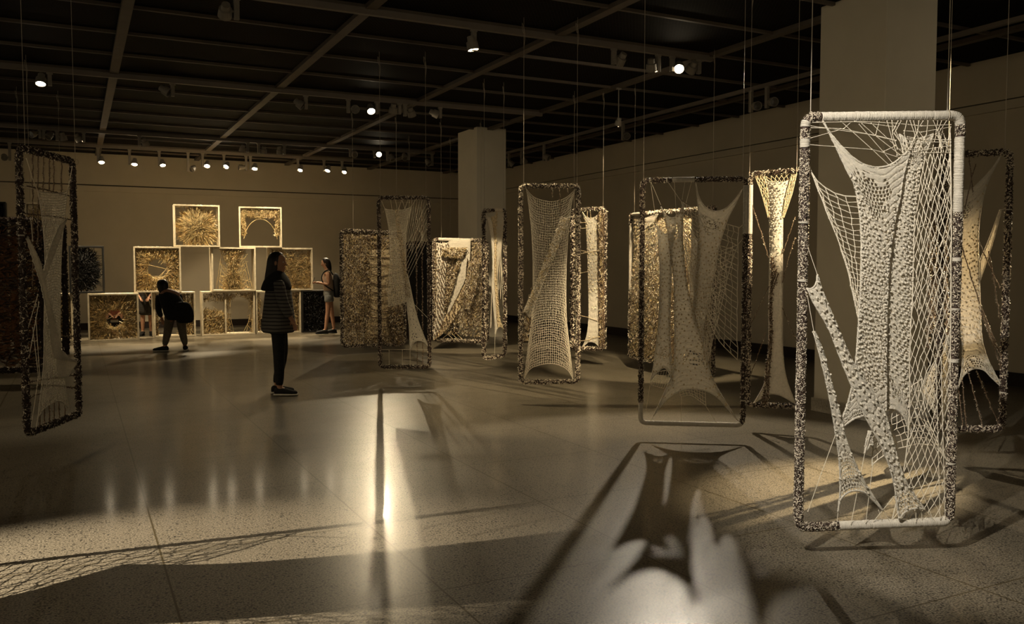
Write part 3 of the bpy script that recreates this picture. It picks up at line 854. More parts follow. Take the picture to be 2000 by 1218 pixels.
A.net([(1722, 800), (1714, 830), (1706, 860), (1703, 908)], [(1800, 740), (1806, 800), (1828, 855), (1849, 898)], [(1760, 770)], [(1716, 896), (1740, 881), (1763, 873), (1796, 866), (1828, 874)], nu=12, nv=8, dy=.022, r=.0021, name='square_net')
A.net([(1792, 330), (1786, 430), (1783, 560), (1777, 680), (1776, 800), (1768, 900), (1742, 1016)], [(1856, 262), (1858, 420), (1857, 600), (1856, 760), (1856, 900), (1855, 1014)],
      [(1815, 300)], [(1780, 1016), (1820, 1015)], nu=14, nv=44, dy=-.006, r=.0019, diamond=True, jit=.13, name='diamond_net', drop=.04)
A.net([(1800, 270), (1792, 420), (1788, 600)], [(1856, 250), (1857, 420), (1857, 620)], nu=8, nv=13, dy=.014, r=.0017, diamond=True, jit=.22, name='diamond_net', drop=.12)
def Z1(x, y, s=4.685, ox=1550, oy=200): return (ox + x / s, oy + y / s)
web = [[(105, 185), (560, 175), (937, 225)], [(105, 205), (330, 240), (750, 300), (937, 345)], [(105, 230), (430, 238), (660, 285), (937, 350)], [(125, 335), (460, 238), (570, 140)], [(110, 383), (720, 430), (830, 460), (1080, 540)],
       [(425, 165), (720, 430), (1000, 690)], [(600, 200), (820, 450), (960, 620)], [(625, 195), (745, 300), (1080, 560)], [(795, 135), (750, 300)], [(710, 190), (937, 400), (1060, 520)], [(560, 170), (937, 190), (1180, 215)], [(265, 175), (300, 240)],
       [(855, 170), (920, 400), (980, 560)], [(890, 150), (1000, 420), (1010, 600)], [(830, 445), (937, 395)]]
A.cords([[Z1(*p) for p in l] for l in web], r=.0016, dy=-.01)
zz = []
for k in range(13):
    x = 1742 + k * 9 + random.uniform(-3, 3)
    zz.append([(x, 236), (x + random.uniform(-14, 14), 258 + random.uniform(-6, 6)), (x + random.uniform(-22, 22), 292 + random.uniform(-10, 14))])
for k in range(6):
    y = 243 + k * 12
    zz.append([(1750 + random.uniform(0, 25), y), (1800, y + random.uniform(-8, 8)), (1857, y + random.uniform(-8, 8))])
A.cords(zz, r=.0016, dy=-.016)
A.cords([[(1631, 851), (1604, 924), (1578, 998)], [(1701, 843), (1689, 884), (1662, 1023)], [(1705, 904), (1698, 960), (1691, 1020)], [(1577, 578), (1590, 650)], [(1577, 480), (1597, 538)], [(1724, 995), (1738, 1018)], [(1806, 994), (1826, 1017)],
         [(1785, 950), (1745, 970), (1706, 1018)], [(1637, 998), (1634, 1026)], [(1849, 898), (1860, 906)], [(1716, 996), (1724, 1022)], [(1757, 1014), (1757, 1022)], [(1770, 998), (1770, 1021)], [(1789, 994), (1789, 1019)], [(1800, 993), (1801, 1018)],
         [(1577, 563), (1566, 558)], [(1609, 238), (1606, 228)]], r=.0017, dy=-.02, name='tie_cords')
for x0, x1 in [(1838, 1846), (1828, 1836)]:
    A.cords([[(x0, 700), (x1, 1012)]], r=.0017, dy=-.02, name='tie_cords')

# ================= frame behind it, at the right edge
A = Art('right rear frame of flecked pipe with glowing white dotted knit, half behind the nearest frame', (1837, 303, 838), (1965, 297, 838), 2.1, .021, n_tuft=9000, tuft=.011, mix=.5)
A.wire_px = [(1852, 300), (1962, 297)]
A.wrap((1965, 764), (1965, 767)); A.wrap((1964, 408), (1964, 411))
A.pipe()
A.knit([(1842, 306), (1855, 350), (1866, 400), (1870, 470), (1871, 560), (1874, 620), (1880, 665), (1879, 720), (1870, 760)],
       [(1957, 300), (1940, 332), (1927, 361), (1917, 402), (1911, 450), (1911, 510), (1914, 590), (1917, 657), (1927, 696), (1940, 723), (1958, 757)],
       [(1856, 345), (1873, 369), (1893, 371), (1910, 357), (1935, 331)], [(1880, 735), (1893, 723), (1906, 719), (1922, 723), (1936, 737)],
       nu=34, nv=150, dy=0, bulge=-.02, nbob=330, bs=.0085, ridge=7, lace=lambda u, v: np.clip(1 - ((v - .96) / .05) ** 2, 0, .6) + np.clip(.9 - ((v - .12) / .06) ** 2 - ((u - .4) / .3) ** 2, 0, .6), bob=lambda u, v: np.where((v > .25) & (v < .8), 1, .25), bm='yarn_gold')
A.knit([(1953, 410), (1935, 460), (1914, 510)], [(1955, 412), (1940, 470), (1914, 548)], [], [], nu=8, nv=40, dy=.012)
A.knit([(1851, 655), (1835, 690), (1815, 725), (1800, 765)], [(1855, 660), (1853, 720), (1850, 780), (1843, 838)], [], [(1815, 790), (1830, 815)], nu=14, nv=40, dy=.02, lace=lambda u, v: .35 + 0 * u)
for l in [[(1910, 467), (1930, 515), (1954, 562)], [(1931, 490), (1953, 621)], [(1915, 595), (1956, 696)], [(1915, 606), (1956, 719)], [(1913, 600), (1930, 640), (1957, 700)], [(1879, 742), (1887, 831)], [(1889, 719), (1920, 834)], [(1907, 723), (1951, 831)], [(1872, 759), (1881, 831)],
          [(1905, 320), (1880, 430), (1868, 560)], [(1893, 306), (1900, 380)], [(1870, 450), (1890, 520), (1913, 590)]]:
    A.fuzzy(l, r=.0035, dy=-.02, hair=.009, dens=260)
for k in range(7):
    x = 1812 + k * 6
    A.fuzzy([(x + random.uniform(-4, 4), 350 + random.uniform(0, 50)), (x + random.uniform(-8, 8), 500), (x + random.uniform(-8, 8), 660 + random.uniform(-30, 20))], r=.006, dy=.03, hair=.016, dens=420, mix=.75)
A.cords([[(1958, 757), (1964, 766)], [(1957, 300), (1963, 296)], [(1953, 410), (1964, 407)], [(1842, 306), (1838, 302)], [(1870, 760), (1866, 836)]], r=.0022, name='tie_cords')

# ================= slim frame just left of the nearest one
A = Art('slim frame left of the nearest frame with a tall knit lit golden at its top', (1463, 340, 790), (1572, 331, 793), 2.1, .020, n_tuft=7000, tuft=.011, mix=.5)
A.wire_px = [(1464, 340), (1556, 333)]
A.wrap((1463, 361), (1463, 457)); A.wrap((1463, 780), (1463, 783))
A.pipe()
A.knit([(1497, 353), (1502, 402), (1504, 484), (1503, 550), (1502, 649), (1501, 710), (1492, 752), (1472, 788)], [(1543, 351), (1536, 378), (1530, 402), (1528, 456), (1528, 608), (1529, 690), (1536, 739), (1553, 788)],
       [(1510, 356), (1530, 356)], [(1484, 779), (1500, 771), (1514, 769), (1532, 775)], nu=30, nv=170, dy=0, bulge=-.02, nbob=330, bs=.008, bob=lambda u, v: np.where(v < .22, 1, np.where(v < .48, .35, .0)), ridge=6)
A.net([(1474, 342), (1488, 380), (1500, 424)], [(1492, 340), (1500, 380), (1503, 420)], nu=6, nv=14, dy=-.01, r=.003, diamond=True, m='yarn_gold', jit=.2, name='side_net')
A.net([(1545, 345), (1536, 380), (1528, 424)], [(1556, 338), (1546, 380), (1531, 424)], nu=6, nv=14, dy=-.01, r=.003, diamond=True, m='yarn_gold', jit=.2, name='side_net')
A.net([(1474, 341), (1486, 350), (1497, 358)], [(1556, 337), (1550, 345), (1543, 356)], [(1515, 338)], [(1520, 356)], nu=14, nv=3, dy=0, r=.0024, diamond=True, m='yarn_gold', name='top_net')
for l in [[(1463, 382), (1482, 440), (1502, 505)], [(1553, 423), (1540, 462), (1528, 496)], [(1553, 464), (1540, 505), (1528, 552)], [(1502, 558), (1465, 636)], [(1496, 649), (1465, 735)], [(1528, 600), (1566, 690)]]:
    A.fuzzy(l, r=.003, dy=-.01, hair=.009, dens=240)
for k in range(5):
    A.fuzzy([(1508 + k * 3, 500 + k * 8), (1505 + random.uniform(-5, 5), 580), (1504 + random.uniform(-6, 5), 660), (1498 + random.uniform(-5, 5), 720), (1494 + k * 3 - 6, 787)], r=.005, dy=-.03, hair=.016, dens=380, mix=.55)
A.cords([[(1472, 788), (1466, 790)], [(1553, 788), (1562, 792)]], r=.002, name='tie_cords')

# ================= frame with shaded front trunk and big open net
A = Art('frame with a shaded double knit trunk and a wide open net on its right', (1253, 352, 825), (1454, 349, 830), 2.08, .0195, n_tuft=11000, tuft=.009, mix=.35)
A.wire_px = [(1257, 352), (1451, 349)]
A.wrap((1267, 352), (1271, 352)); A.wrap((1300, 351), (1304, 351)); A.wrap((1313, 351), (1357, 350)); A.wrap((1455, 362), (1454, 457)); A.wrap((1252, 785), (1453, 830)); A.wrap((1454, 780), (1454, 783))
A.pipe()
A.knit([(1291, 404), (1298, 425), (1303, 445), (1309, 490), (1316, 542), (1318, 652), (1316, 719), (1305, 750), (1277, 811)],
       [(1335, 396), (1333, 440), (1334, 480), (1339, 540), (1349, 590), (1368, 652), (1382, 710), (1399, 754), (1440, 820)],
       [(1297, 416), (1306, 424), (1316, 425), (1328, 414)], [(1290, 793), (1305, 777), (1325, 765), (1345, 759), (1372, 761), (1398, 773), (1418, 794)],
       nu=38, nv=210, dy=-.02, bulge=-.02, nbob=300, bs=.0085, ridge=7, bm='yarn_gold', lace=lambda u, v: np.clip(.8 - ((u - .5) / .3) ** 2 - ((v - .80) / .06) ** 2, 0, .5) + np.clip(.7 - ((u - .5) / .3) ** 2 - ((v - .08) / .05) ** 2, 0, .5))
A.knit([(1284, 441), (1287, 480), (1289, 520), (1288, 600), (1286, 640), (1278, 706), (1271, 742)], [(1318, 442), (1312, 490), (1311, 542), (1308, 630), (1310, 690), (1316, 755)],
       [(1291, 452), (1300, 457), (1310, 452)], [(1279, 732), (1288, 722), (1299, 718), (1308, 730)], nu=24, nv=150, dy=-.008, nbob=130, bs=.008, ridge=7, bm='yarn_gold', lace=lambda u, v: np.clip(.9 - ((u - .5) / .3) ** 2 - ((v - .88) / .06) ** 2, 0, .6))
A.knit([(1359, 358), (1362, 385), (1364, 420), (1366, 453), (1362, 500), (1358, 560), (1352, 610)], [(1449, 371), (1434, 402), (1421, 428), (1405, 478), (1396, 530), (1383, 590), (1371, 652)],
       [(1364, 382), (1376, 403), (1395, 413), (1415, 408), (1432, 393)], [(1360, 640)], nu=34, nv=110, dy=0, bulge=-.02, nbob=210, bs=.008, ridge=6, bm='yarn_gold', lace=lambda u, v: np.clip(.8 - ((u - .45) / .4) ** 2 - ((v - .14) / .09) ** 2, 0, .5), bob=lambda u, v: np.clip((v - .1) * 5, .05, 1))
A.knit([(1350, 448), (1351, 480), (1348, 530), (1349, 580), (1354, 612)], [(1369, 466), (1366, 500), (1362, 550), (1358, 600), (1356, 614)], [(1355, 460), (1362, 468)], [], nu=16, nv=70, dy=.02, nbob=60, bs=.008, bm='yarn_gold')
A.net([(1331, 394), (1334, 430), (1337, 470), (1345, 540)], [(1442, 444), (1441, 520), (1440, 610), (1440, 702)], [(1365, 412), (1405, 432)], [(1375, 600), (1402, 662)], nu=11, nv=21, dy=.012, r=.0021, jit=.12, name='open_net')
A.net([(1332, 478), (1345, 520), (1358, 580), (1372, 660), (1378, 705)], [(1441, 478), (1425, 525), (1410, 590), (1395, 650), (1384, 705)], [(1365, 500), (1400, 492)], [], nu=11, nv=26, dy=-.004, r=.0019, jit=.12, name='dense_net')
A.net([(1326, 756), (1328, 768), (1331, 775)], [(1377, 762), (1378, 780), (1379, 792)], [(1350, 752)], [(1350, 772)], nu=9, nv=4, dy=0, r=.0017, name='small_net')
A.net([(1276, 726), (1274, 742), (1273, 752)], [(1308, 722), (1303, 742), (1296, 758)], nu=6, nv=4, dy=.01, r=.0016, name='small_net')
A.cords([[(1270, 352), (1279, 414), (1284, 441)], [(1270, 352), (1290, 399)], [(1303, 353), (1326, 387), (1331, 394)], [(1317, 357), (1321, 419)], [(1338, 353), (1332, 389)], [(1351, 353), (1340, 395)], [(1377, 790), (1400, 826)], [(1331, 775), (1330, 826)], [(1277, 811), (1270, 824)],
         [(1440, 820), (1450, 828)], [(1449, 371), (1454, 365)], [(1359, 358), (1357, 350)], [(1442, 446), (1454, 436)], [(1441, 478), (1454, 462)], [(1271, 742), (1262, 800)], [(1318, 442), (1320, 420)]], r=.0019, dy=-.006, name='tie_cords')

# ================= mottled frame behind that one
A = Art('mottled shaggy frame standing behind the frame with the shaded trunk', (1231, 419, 695), (1394, 405, 736), 2.08, .022, n_tuft=8000, tuft=.015, mix=.65)
A.wire_px = [(1239, 418), (1392, 405)]
A.wrap((1231, 440), (1230, 565)); A.wrap((1236, 418), (1262, 416))
A.pipe()
A.knit([(1240, 424), (1245, 460), (1243, 500), (1237, 540), (1229, 570)], [(1276, 419), (1290, 470), (1296, 530), (1300, 600)], [(1256, 428)], [(1255, 590), (1280, 605)], nu=40, nv=90, dy=.01, nbob=200, bs=.014, bm='yarn_gold', m='yarn', ridge=5)
A.shag([(1240, 430), (1240, 500), (1233, 600), (1236, 692)], [(1352, 420), (1352, 520), (1350, 620), (1346, 722)], n=22000, size=.017, depth=.045, mask=lambda u, v: np.clip(.25 + v * 1.3, 0, 1), slope=(.5, .5), p=(.32, .28, .40))
A.knit([(1278, 425), (1275, 500), (1270, 600), (1262, 690)], [(1350, 422), (1350, 520), (1348, 620), (1344, 718)], nu=30, nv=70, dy=.03, lace=lambda u, v: .35 + 0 * u, m='yarn_gold')
A.shag([(1378, 420), (1378, 560), (1378, 725)], [(1390, 418), (1390, 560), (1391, 730)], n=4000, size=.015, depth=.04, slope=(0, .8), mask=lambda u, v: np.where((v > .1), .8, .3))
A.knit([(1240, 434), (1246, 440), (1250, 452)], [(1285, 418), (1278, 432), (1270, 440)], [], [], nu=14, nv=12, dy=-.02)
fr = []
for k in range(16):
    y = 575 + k * 7.3
    fr.append([(1232, y + 10), (1242 + random.uniform(0, 4), y + 2), (1256 + random.uniform(0, 6), y - 12)])
A.cords(fr, r=.004, dy=-.03, m='yarn_gold', name='fringe_cords', knots=False)
fr = [[(1246 + k * 6, 690 + k * 2.6 - 8), (1254 + k * 6, 676 + k * 2.6 - 8)] for k in range(14)]
A.cords(fr, r=.004, dy=-.03, m='yarn_gold', name='fringe_cords', knots=False)
A.cords([[(1378, 660 + 14 * k), (1393, 662 + 14 * k)] for k in range(5)] + [[(1284, 418), (1276, 440), (1262, 436)], [(1240, 470), (1252, 440)], [(1380, 690), (1393, 730)]], r=.003, m='yarn_gold', name='tie_cords')

# ================= frame with the hourglass net and diagonal band
A = Art('pale frame with an hourglass of fine netting crossed by one diagonal shaggy band', (1017, 363, 745), (1129, 363, 745), 2.1, .021, n_tuft=9000, tuft=.012, mix=.62)
A.wire_px = [(1023, 362), (1127, 362)]
A.pipe()
A.net([(1028, 369), (1034, 412), (1039, 466), (1041, 542), (1039, 611), (1032, 672), (1024, 738)], [(1123, 370), (1115, 405), (1110, 459), (1106, 520), (1106, 611), (1111, 665), (1119, 740)],
      [(1037, 380), (1049, 388), (1075, 394), (1099, 389), (1113, 380)], [(1034, 722), (1048, 714), (1074, 709), (1096, 714), (1110, 724)], nu=27, nv=66, dy=0, bulge=-.02, r=.0021, jit=.10, knot=1.7, m='yarn_cord', name='hourglass_net')
A.knit([(1096, 423), (1077, 477), (1049, 546), (1023, 607)], [(1115, 422), (1096, 466), (1070, 528), (1034, 620)], [(1105, 426)], [(1028, 610)], nu=14, nv=90, dy=-.04, bulge=-.015, nbob=160, bs=.012, bl=1.0, bm='yarn')
A.shag([(1096, 425), (1049, 546), (1023, 607)], [(1115, 424), (1070, 528), (1034, 618)], n=900, size=.014, depth=.02, dy=-.055, tones=('tape_cream', 'yarn', 'straw'), p=(.5, .3, .2), width=.3)
for l in [[(1092, 366), (1095, 423)], [(1078, 366), (1079, 386)], [(1108, 366), (1110, 378)], [(1034, 575), (1026, 640)], [(1038, 560), (1032, 650)], [(1028, 610), (1022, 660)]]:
    A.fuzzy(l, r=.003, dy=-.03, hair=.012, dens=300, mix=.5)
A.shag([(1025, 608), (1023, 630), (1022, 668)], [(1038, 575), (1037, 620), (1032, 662)], n=260, size=.02, depth=.02, dy=-.02)
A.cords([[(1115, 424), (1124, 424), (1131, 417)], [(1028, 369), (1020, 364)], [(1123, 370), (1128, 364)], [(1024, 738), (1018, 744)], [(1119, 740), (1127, 744)]], r=.003, name='tie_cords')

# ================= glowing slim frame behind it
A = Art('small far frame with a glowing dotted knit and dark strands, behind the hourglass net frame', (1118, 411, 681), (1181, 407, 680), 2.1, .026, n_tuft=4000, tuft=.018, mix=.55)
A.wire_px = [(1121, 411), (1178, 407)]
A.pipe()
A.knit([(1136, 411), (1144, 437), (1147, 484), (1149, 557), (1150, 611), (1146, 654), (1137, 679)], [(1171, 415), (1167, 434), (1166, 484), (1168, 557), (1168, 629), (1172, 679)], [(1143, 421), (1153, 426), (1163, 423)], [(1145, 671), (1153, 667), (1163, 670)],
       nu=26, nv=120, dy=0, nbob=150, bs=.011, bm='yarn_gold', bob=lambda u, v: np.where(v < .6, 1, .15), ridge=5)
A.shag([(1169, 416), (1172, 520), (1173, 676)], [(1179, 414), (1180, 540), (1180, 676)], n=1800, size=.03, depth=.04, slope=(0, 1), p=(.45, .3, .25))
for k in range(8):
    A.fuzzy([(1167 + k * 1.8, 418), (1168 + k * 1.6, 540), (1170 + k * 1.4, 676)], r=.005, dy=-.01 - .004 * k, hair=.015, dens=90, mix=.6)
A.cords([[(1119, 486), (1150, 492), (1172, 497)], [(1119, 499), (1140, 494), (1172, 488)], [(1119, 537), (1148, 530)], [(1119, 612), (1150, 620), (1172, 628)], [(1119, 436), (1146, 434)], [(1119, 447), (1146, 445)], [(1119, 668), (1146, 664), (1175, 655)], [(1153, 410), (1154, 425)], [(1147, 410), (1147, 422)],
         [(1136, 411), (1130, 408)], [(1171, 415), (1176, 410)]], r=.004, dy=-.015, m='yarn_gold', name='tie_cords')

# ================= narrow frame beside the far column
A = Art('narrowest frame with a slender knit stem and slanted strings, in front of the far column', (945, 411, 700), (986, 410, 693), 2.1, .024, n_tuft=4500, tuft=.015, mix=.5)
A.wire_px = [(946, 410), (984, 410)]
A.wrap((965, 408), (980, 408), m='tape_cream')
A.pipe()
A.knit([(947, 413), (953, 438), (960, 475), (962, 516), (962, 578), (966, 625), (967, 654)], [(960, 424), (964, 440), (966, 475), (967, 532), (969, 594), (971, 625), (973, 640)], [(950, 421), (955, 425)], [(970, 642)], nu=14, nv=110, dy=0, nbob=0, ridge=4)
A.knit([(959, 424), (963, 440), (966, 475), (966, 532), (969, 594), (971, 625), (973, 640)], [(972, 410), (969, 438), (968, 485), (969, 532), (973, 594), (977, 625), (983, 642)], [(966, 421)], [(977, 637)], nu=12, nv=110, dy=-.01, nbob=120, bs=.010, m='yarn_gold', ridge=4)
A.cords([[(972 + k * 1.7, 414), (970 + k * 1.2, 500), (968 + k * 2.4 + (k % 2) * 3, 560 + k * 6)] for k in range(8)] + [[(984, 414 + 4 * k), (972 - k * .4, 470 + 14 * k)] for k in range(6)] + [[(961, 530 + k * 4), (959 - k * .5, 640)] for k in range(3)] + [[(981, 560), (978, 500)], [(967, 654), (966, 694)], [(983, 642), (985, 650)]], r=.0028, dy=-.01, knots=False, name='slanted_strings')

# ================= shaggy square frame with the white wedge
A = Art('squarish shaggy frame with a bright white wedge of knitting in its middle', (848, 467, 664), (951, 470, 666), 1.82, .030, n_tuft=12000, tuft=.015, mix=.45, corner=.08)
A.wire_px = [(862, 466), (940, 469)]
A.wrap((856, 466), (919, 468))
A.pipe()
A.shag([(850, 474), (850, 560), (849, 650)], [(950, 474), (950, 560), (950, 660)], n=24000, size=.019, depth=.04, slope=(.35, .7), p=(.42, .25, .33), mask=lambda u, v: np.where(v > .93 - .18 * np.clip(u * 1.5 - .05, 0, .3), .25, 1) * np.where((u > .55) | (u < .05), 1, .75), name='shaggy_weave')
A.knit([(853, 474), (853, 540), (852, 610), (846, 662)], [(880, 472), (871, 520), (868, 570), (866, 628)], [(866, 476)], [(857, 645)], nu=26, nv=90, dy=-.05, nbob=150, bs=.016, bm='tape_brown', ridge=5)
A.knit([(877, 470), (878, 486)], [(919, 467), (917, 512)], [], [(890, 486), (905, 490)], nu=20, nv=20, dy=-.07, ridge=3)
A.knit([(892, 512), (886, 545), (880, 580), (874, 612)], [(912, 500), (910, 525), (906, 550), (876, 612)], [(900, 506)], [], nu=20, nv=60, dy=-.07, ridge=4)
A.knit([(866, 628), (856, 645), (846, 664)], [(925, 540), (905, 590), (878, 636)], [(880, 600), (905, 560)], [(860, 655)], nu=24, nv=40, dy=-.045, nbob=90, bs=.016, ridge=5, m='yarn_gold', bm='tape_brown')
A.shag([(866, 484), (862, 500)], [(912, 484), (902, 505)], n=1800, size=.022, depth=.05, dy=-.08, p=(.25, .4, .35))
A.shag([(893, 510), (884, 545), (868, 600)], [(900, 508), (890, 545), (876, 590)], n=1200, size=.02, depth=.05, dy=-.07, p=(.5, .3, .2))
A.shag([(914, 510), (910, 545), (895, 585)], [(938, 510), (930, 560), (915, 610)], n=1800, size=.02, depth=.05, dy=-.07, slope=(-.4, 1), p=(.4, .25, .35))
A.cords([[(850, 655), (870, 648), (885, 662)], [(860, 664), (880, 648), (895, 664)], [(890, 650), (905, 664)], [(902, 505), (925, 515), (950, 522)]], r=.006, m='yarn_gold', name='tie_cords')

# ================= grey shaggy panel frame
A = Art('squarish frame filled with grey flecked weaving, behind the tall net frame', (668, 450, 675), (789, 455, 671), 1.94, .028, n_tuft=12000, tuft=.015, mix=.42, corner=.08)
A.wire_px = [(690, 450), (775, 454)]
A.pipe()
A.knit([(670, 455), (669, 560), (670, 672)], [(787, 460), (787, 560), (787, 668)], nu=40, nv=70, dy=.02, m='tape_brown', ridge=4, lace=lambda u, v: np.where(np.abs(u - .52) < .12 + .12 * np.abs(v - .6), .1, .75))
A.shag([(670, 458), (669, 560), (670, 674)], [(787, 460), (787, 560), (787, 670)], n=19000, size=.016, depth=.035, p=(.42, .33, .25), slope=(.1, .7), mask=lambda u, v: np.where((u > .46) & (u < .76) & (v > .12) & (v < .85), .35, 1), name='shaggy_weave', width=.26)
A.knit([(722, 488), (724, 560), (726, 600), (712, 660)], [(766, 488), (764, 560), (762, 600), (772, 655)], nu=22, nv=70, dy=-.015, ridge=4, m='yarn_gold', lace=lambda u, v: .25 + 0 * u)
A.cords([[(724, 500 + 17 * k), (745, 504 + 17 * k + random.uniform(-3, 3)), (786, 500 + 17 * k + random.uniform(-6, 6))] for k in range(10)], r=.007, dy=-.04, m='tape_brown', name='cross_cords', knots=False)
A.shag([(757, 600), (757, 630), (776, 670)], [(784, 600), (785, 630), (787, 666)], n=1500, size=.028, depth=.05, dy=-.05, p=(.6, .2, .2), name='shaggy_tassel')

# ================= tall net frame in the middle
A = Art('tall dark frame with an hourglass net above a flared knit leg', (741, 386, 716), (838, 386, 716), 2.1, .020, n_tuft=8000, tuft=.011, mix=.28)
A.wire_px = [(743, 386), (832, 386)]
A.pipe()
A.net([(752, 408), (758, 438), (761, 467), (762, 503), (760, 547), (758, 577), (759, 598)], [(803, 404), (795, 444), (792, 482), (793, 518), (794, 553), (794, 589)], [(764, 410), (777, 411), (791, 409)], [(776, 594)], nu=19, nv=52, dy=0, r=.0025, jit=.12, name='hourglass_net', knot=1.7)
A.knit([(793, 536), (796, 606), (799, 636), (801, 683)], [(796, 536), (801, 559), (808, 592), (818, 630), (836, 675)], [], [(805, 674), (810, 668), (817, 665), (827, 667)], nu=20, nv=90, dy=-.01, lace=lambda u, v: .12 + 0 * u, ridge=5, nbob=60, bs=.008)
A.shag([(772, 410), (774, 440), (780, 480), (788, 530), (794, 580)], [(778, 410), (782, 440), (789, 480), (795, 530), (802, 580)], n=1100, size=.012, depth=.02, dy=-.02, tones=('tape_brown', 'yarn_gold', 'tape_cream'), p=(.2, .5, .3), name='gold_strip')
d = []
for k in range(7):
    d.append([(800 + k * 5, 390), (792 + 2 * k, 470 + 4 * k)])
    d.append([(836, 392 + 12 * k), (794, 480 + 12 * k), (790, 520 + 11 * k)])
    d.append([(803 + 3 * k, 404), (808 + 5 * k, 440), (836 - k * 4, 470 + 3 * k)])
A.cords(d, r=.0022, dy=-.006, name='diagonal_strings', knots=False)
A.cords([[(744, 390), (752, 408), (748, 414)], [(803, 404), (812, 390)], [(763, 390), (766, 410)], [(772, 390), (777, 411)], [(785, 390), (777, 411)], [(785, 390), (792, 409)], [(797, 390), (790, 409)], [(808, 593), (836, 621)], [(760, 530), (754, 560), (758, 577)], [(743, 682), (790, 682), (837, 682)], [(801, 683), (801, 712)], [(760, 684), (760, 712)], [(786, 684), (786, 712)], [(836, 675), (838, 690)]], r=.0025, dy=-.004, name='tie_cords')
for x in (813, 824, 835):
    A.fuzzy([(x, 390), (x + .7, 550), (x + 2, 712)], r=.004, dy=.015, hair=.011, dens=300, mix=.45)

# ================= dark left frame
A = Art('tall dark frame at the left with rungs of cord and a shaded see-through knit', (45, 288, 848), (148, 315, 808), 2.12, .021, n_tuft=9000, tuft=.012, mix=.22)
A.wire_px = [(49, 288), (147, 314)]
A.wrap((45, 459), (45, 461), k=1.05)
A.pipe()
A.net([(74, 373), (81, 418), (87, 480), (88, 540), (86, 640), (85, 714), (74, 817)], [(131, 373), (125, 433), (120, 492), (118, 566), (118, 664), (122, 714), (135, 797)], [(90, 376), (115, 377)], [(84, 800), (97, 790), (116, 783)], nu=22, nv=80, dy=0, r=.0028, jit=.10, name='fine_net', m='yarn', knot=1.4)
A.knit([(52, 466), (66, 510), (78, 548), (88, 590), (96, 640), (104, 690), (116, 700), (148, 706)], [(54, 462), (78, 510), (86, 545), (98, 590), (110, 640), (121, 690), (132, 698), (149, 704)], [], [], nu=12, nv=110, dy=-.03, ridge=5)
A.knit([(116, 440), (96, 490), (80, 550)], [(131, 425), (104, 500), (86, 548)], [], [], nu=12, nv=60, dy=-.02, ridge=5)
A.knit([(112, 680), (110, 700), (112, 735)], [(136, 700), (149, 705), (148, 712)], [(125, 690)], [(130, 735)], nu=14, nv=20, dy=-.02)
for x, y1 in ((64, 560), (74, 480), (85, 375), (96, 375), (105, 375), (120, 375)):
    yt = 290 + (x - 45) * .262
    A.fuzzy([(x, yt), (x, y1)], r=.0045, dy=.012, hair=.010, dens=260, mix=.5)
for x in (77, 86, 96, 105, 115, 127):
    A.fuzzy([(x, 780), (x + 1, 846 - (x - 45) * .39)], r=.0045, dy=.012, hair=.010, dens=260, mix=.3)
for l in [[(51, 363), (95, 372), (142, 384)], [(51, 417), (100, 422), (145, 430)], [(54, 746), (100, 738), (147, 733)], [(54, 758), (100, 752), (147, 757)], [(52, 690), (80, 680)], [(122, 655), (150, 657)], [(54, 778), (80, 768)]]:
    A.fuzzy(l, r=.0045, dy=.005, hair=.010, dens=220, mix=.3)
A.cords([[(74, 575), (52, 650)], [(76, 590), (55, 708)], [(52, 310), (62, 345), (74, 373)], [(141, 325), (136, 355), (131, 373)], [(141, 395), (128, 430)], [(60, 428), (64, 470)], [(74, 817), (70, 838)], [(135, 797), (137, 815)], [(64, 640), (75, 735), (60, 840)], [(70, 620), (78, 740)]], r=.0028, dy=-.01, name='tie_cords')

# ================= the two dark works at the left edge
A = Art('rust brown woven panel in a dark frame at the left edge', (-60, 428, 724), (79, 430, 722), 1.89, .028, n_tuft=3500, tuft=.02, mix=.10, corner=.05)
A.wire_px = [(-40, 428), (60, 430)]
A.pipe()
A.knit([(-56, 460), (-56, 560), (-56, 690)], [(22, 462), (16, 560), (20, 700)], nu=40, nv=60, dy=.0, m='brown_weave', ridge=3, lace=lambda u, v: .25 + 0 * u)
A.knit([(22, 462), (22, 560), (22, 640)], [(52, 462), (40, 560), (36, 690)], nu=24, nv=60, dy=-.01, m='brown_weave', ridge=3, lace=lambda u, v: .15 + 0 * u)
A.shag([(-56, 436), (-56, 560), (-56, 715)], [(76, 436), (76, 560), (76, 715)], n=3000, size=.05, depth=.04, tones=('tape_dark', 'brown_weave', 'tape_brown'), p=(.5, .3, .2), slope=(1, .1), mask=lambda u, v: np.where(u > .72, 1, .45))
A.cords([[(-56, 465 + 8 * k), (10, 466 + 8 * k + random.uniform(-2, 2)), (48, 464 + 8 * k)] for k in range(26)], r=.006, dy=-.02, m='brown_weave', knots=False, name='weft_cords')
A = Art('black knotted net in a dark frame, just right of the rust brown panel', (30, 434, 697), (127, 436, 692), 1.99, .036, n_tuft=3000, tuft=.02, mix=.06)
A.wire_px = [(40, 434), (120, 436)]
A.pipe()
A.net([(84, 440), (84, 560), (84, 690)], [(123, 442), (123, 560), (123, 688)], nu=5, nv=26, dy=0, r=.008, m='tape_dark', jit=.3, name='black_net', knot=2)
A.shag([(76, 440), (76, 560), (76, 690)], [(92, 442), (92, 560), (92, 688)], n=900, size=.05, depth=.05, tones=('tape_dark', 'tape_brown', 'black_paint'), p=(.5, .2, .3))
A.fuzzy([(103, 440), (103, 690)], r=.012, hair=.03, dens=120, mix=.2)

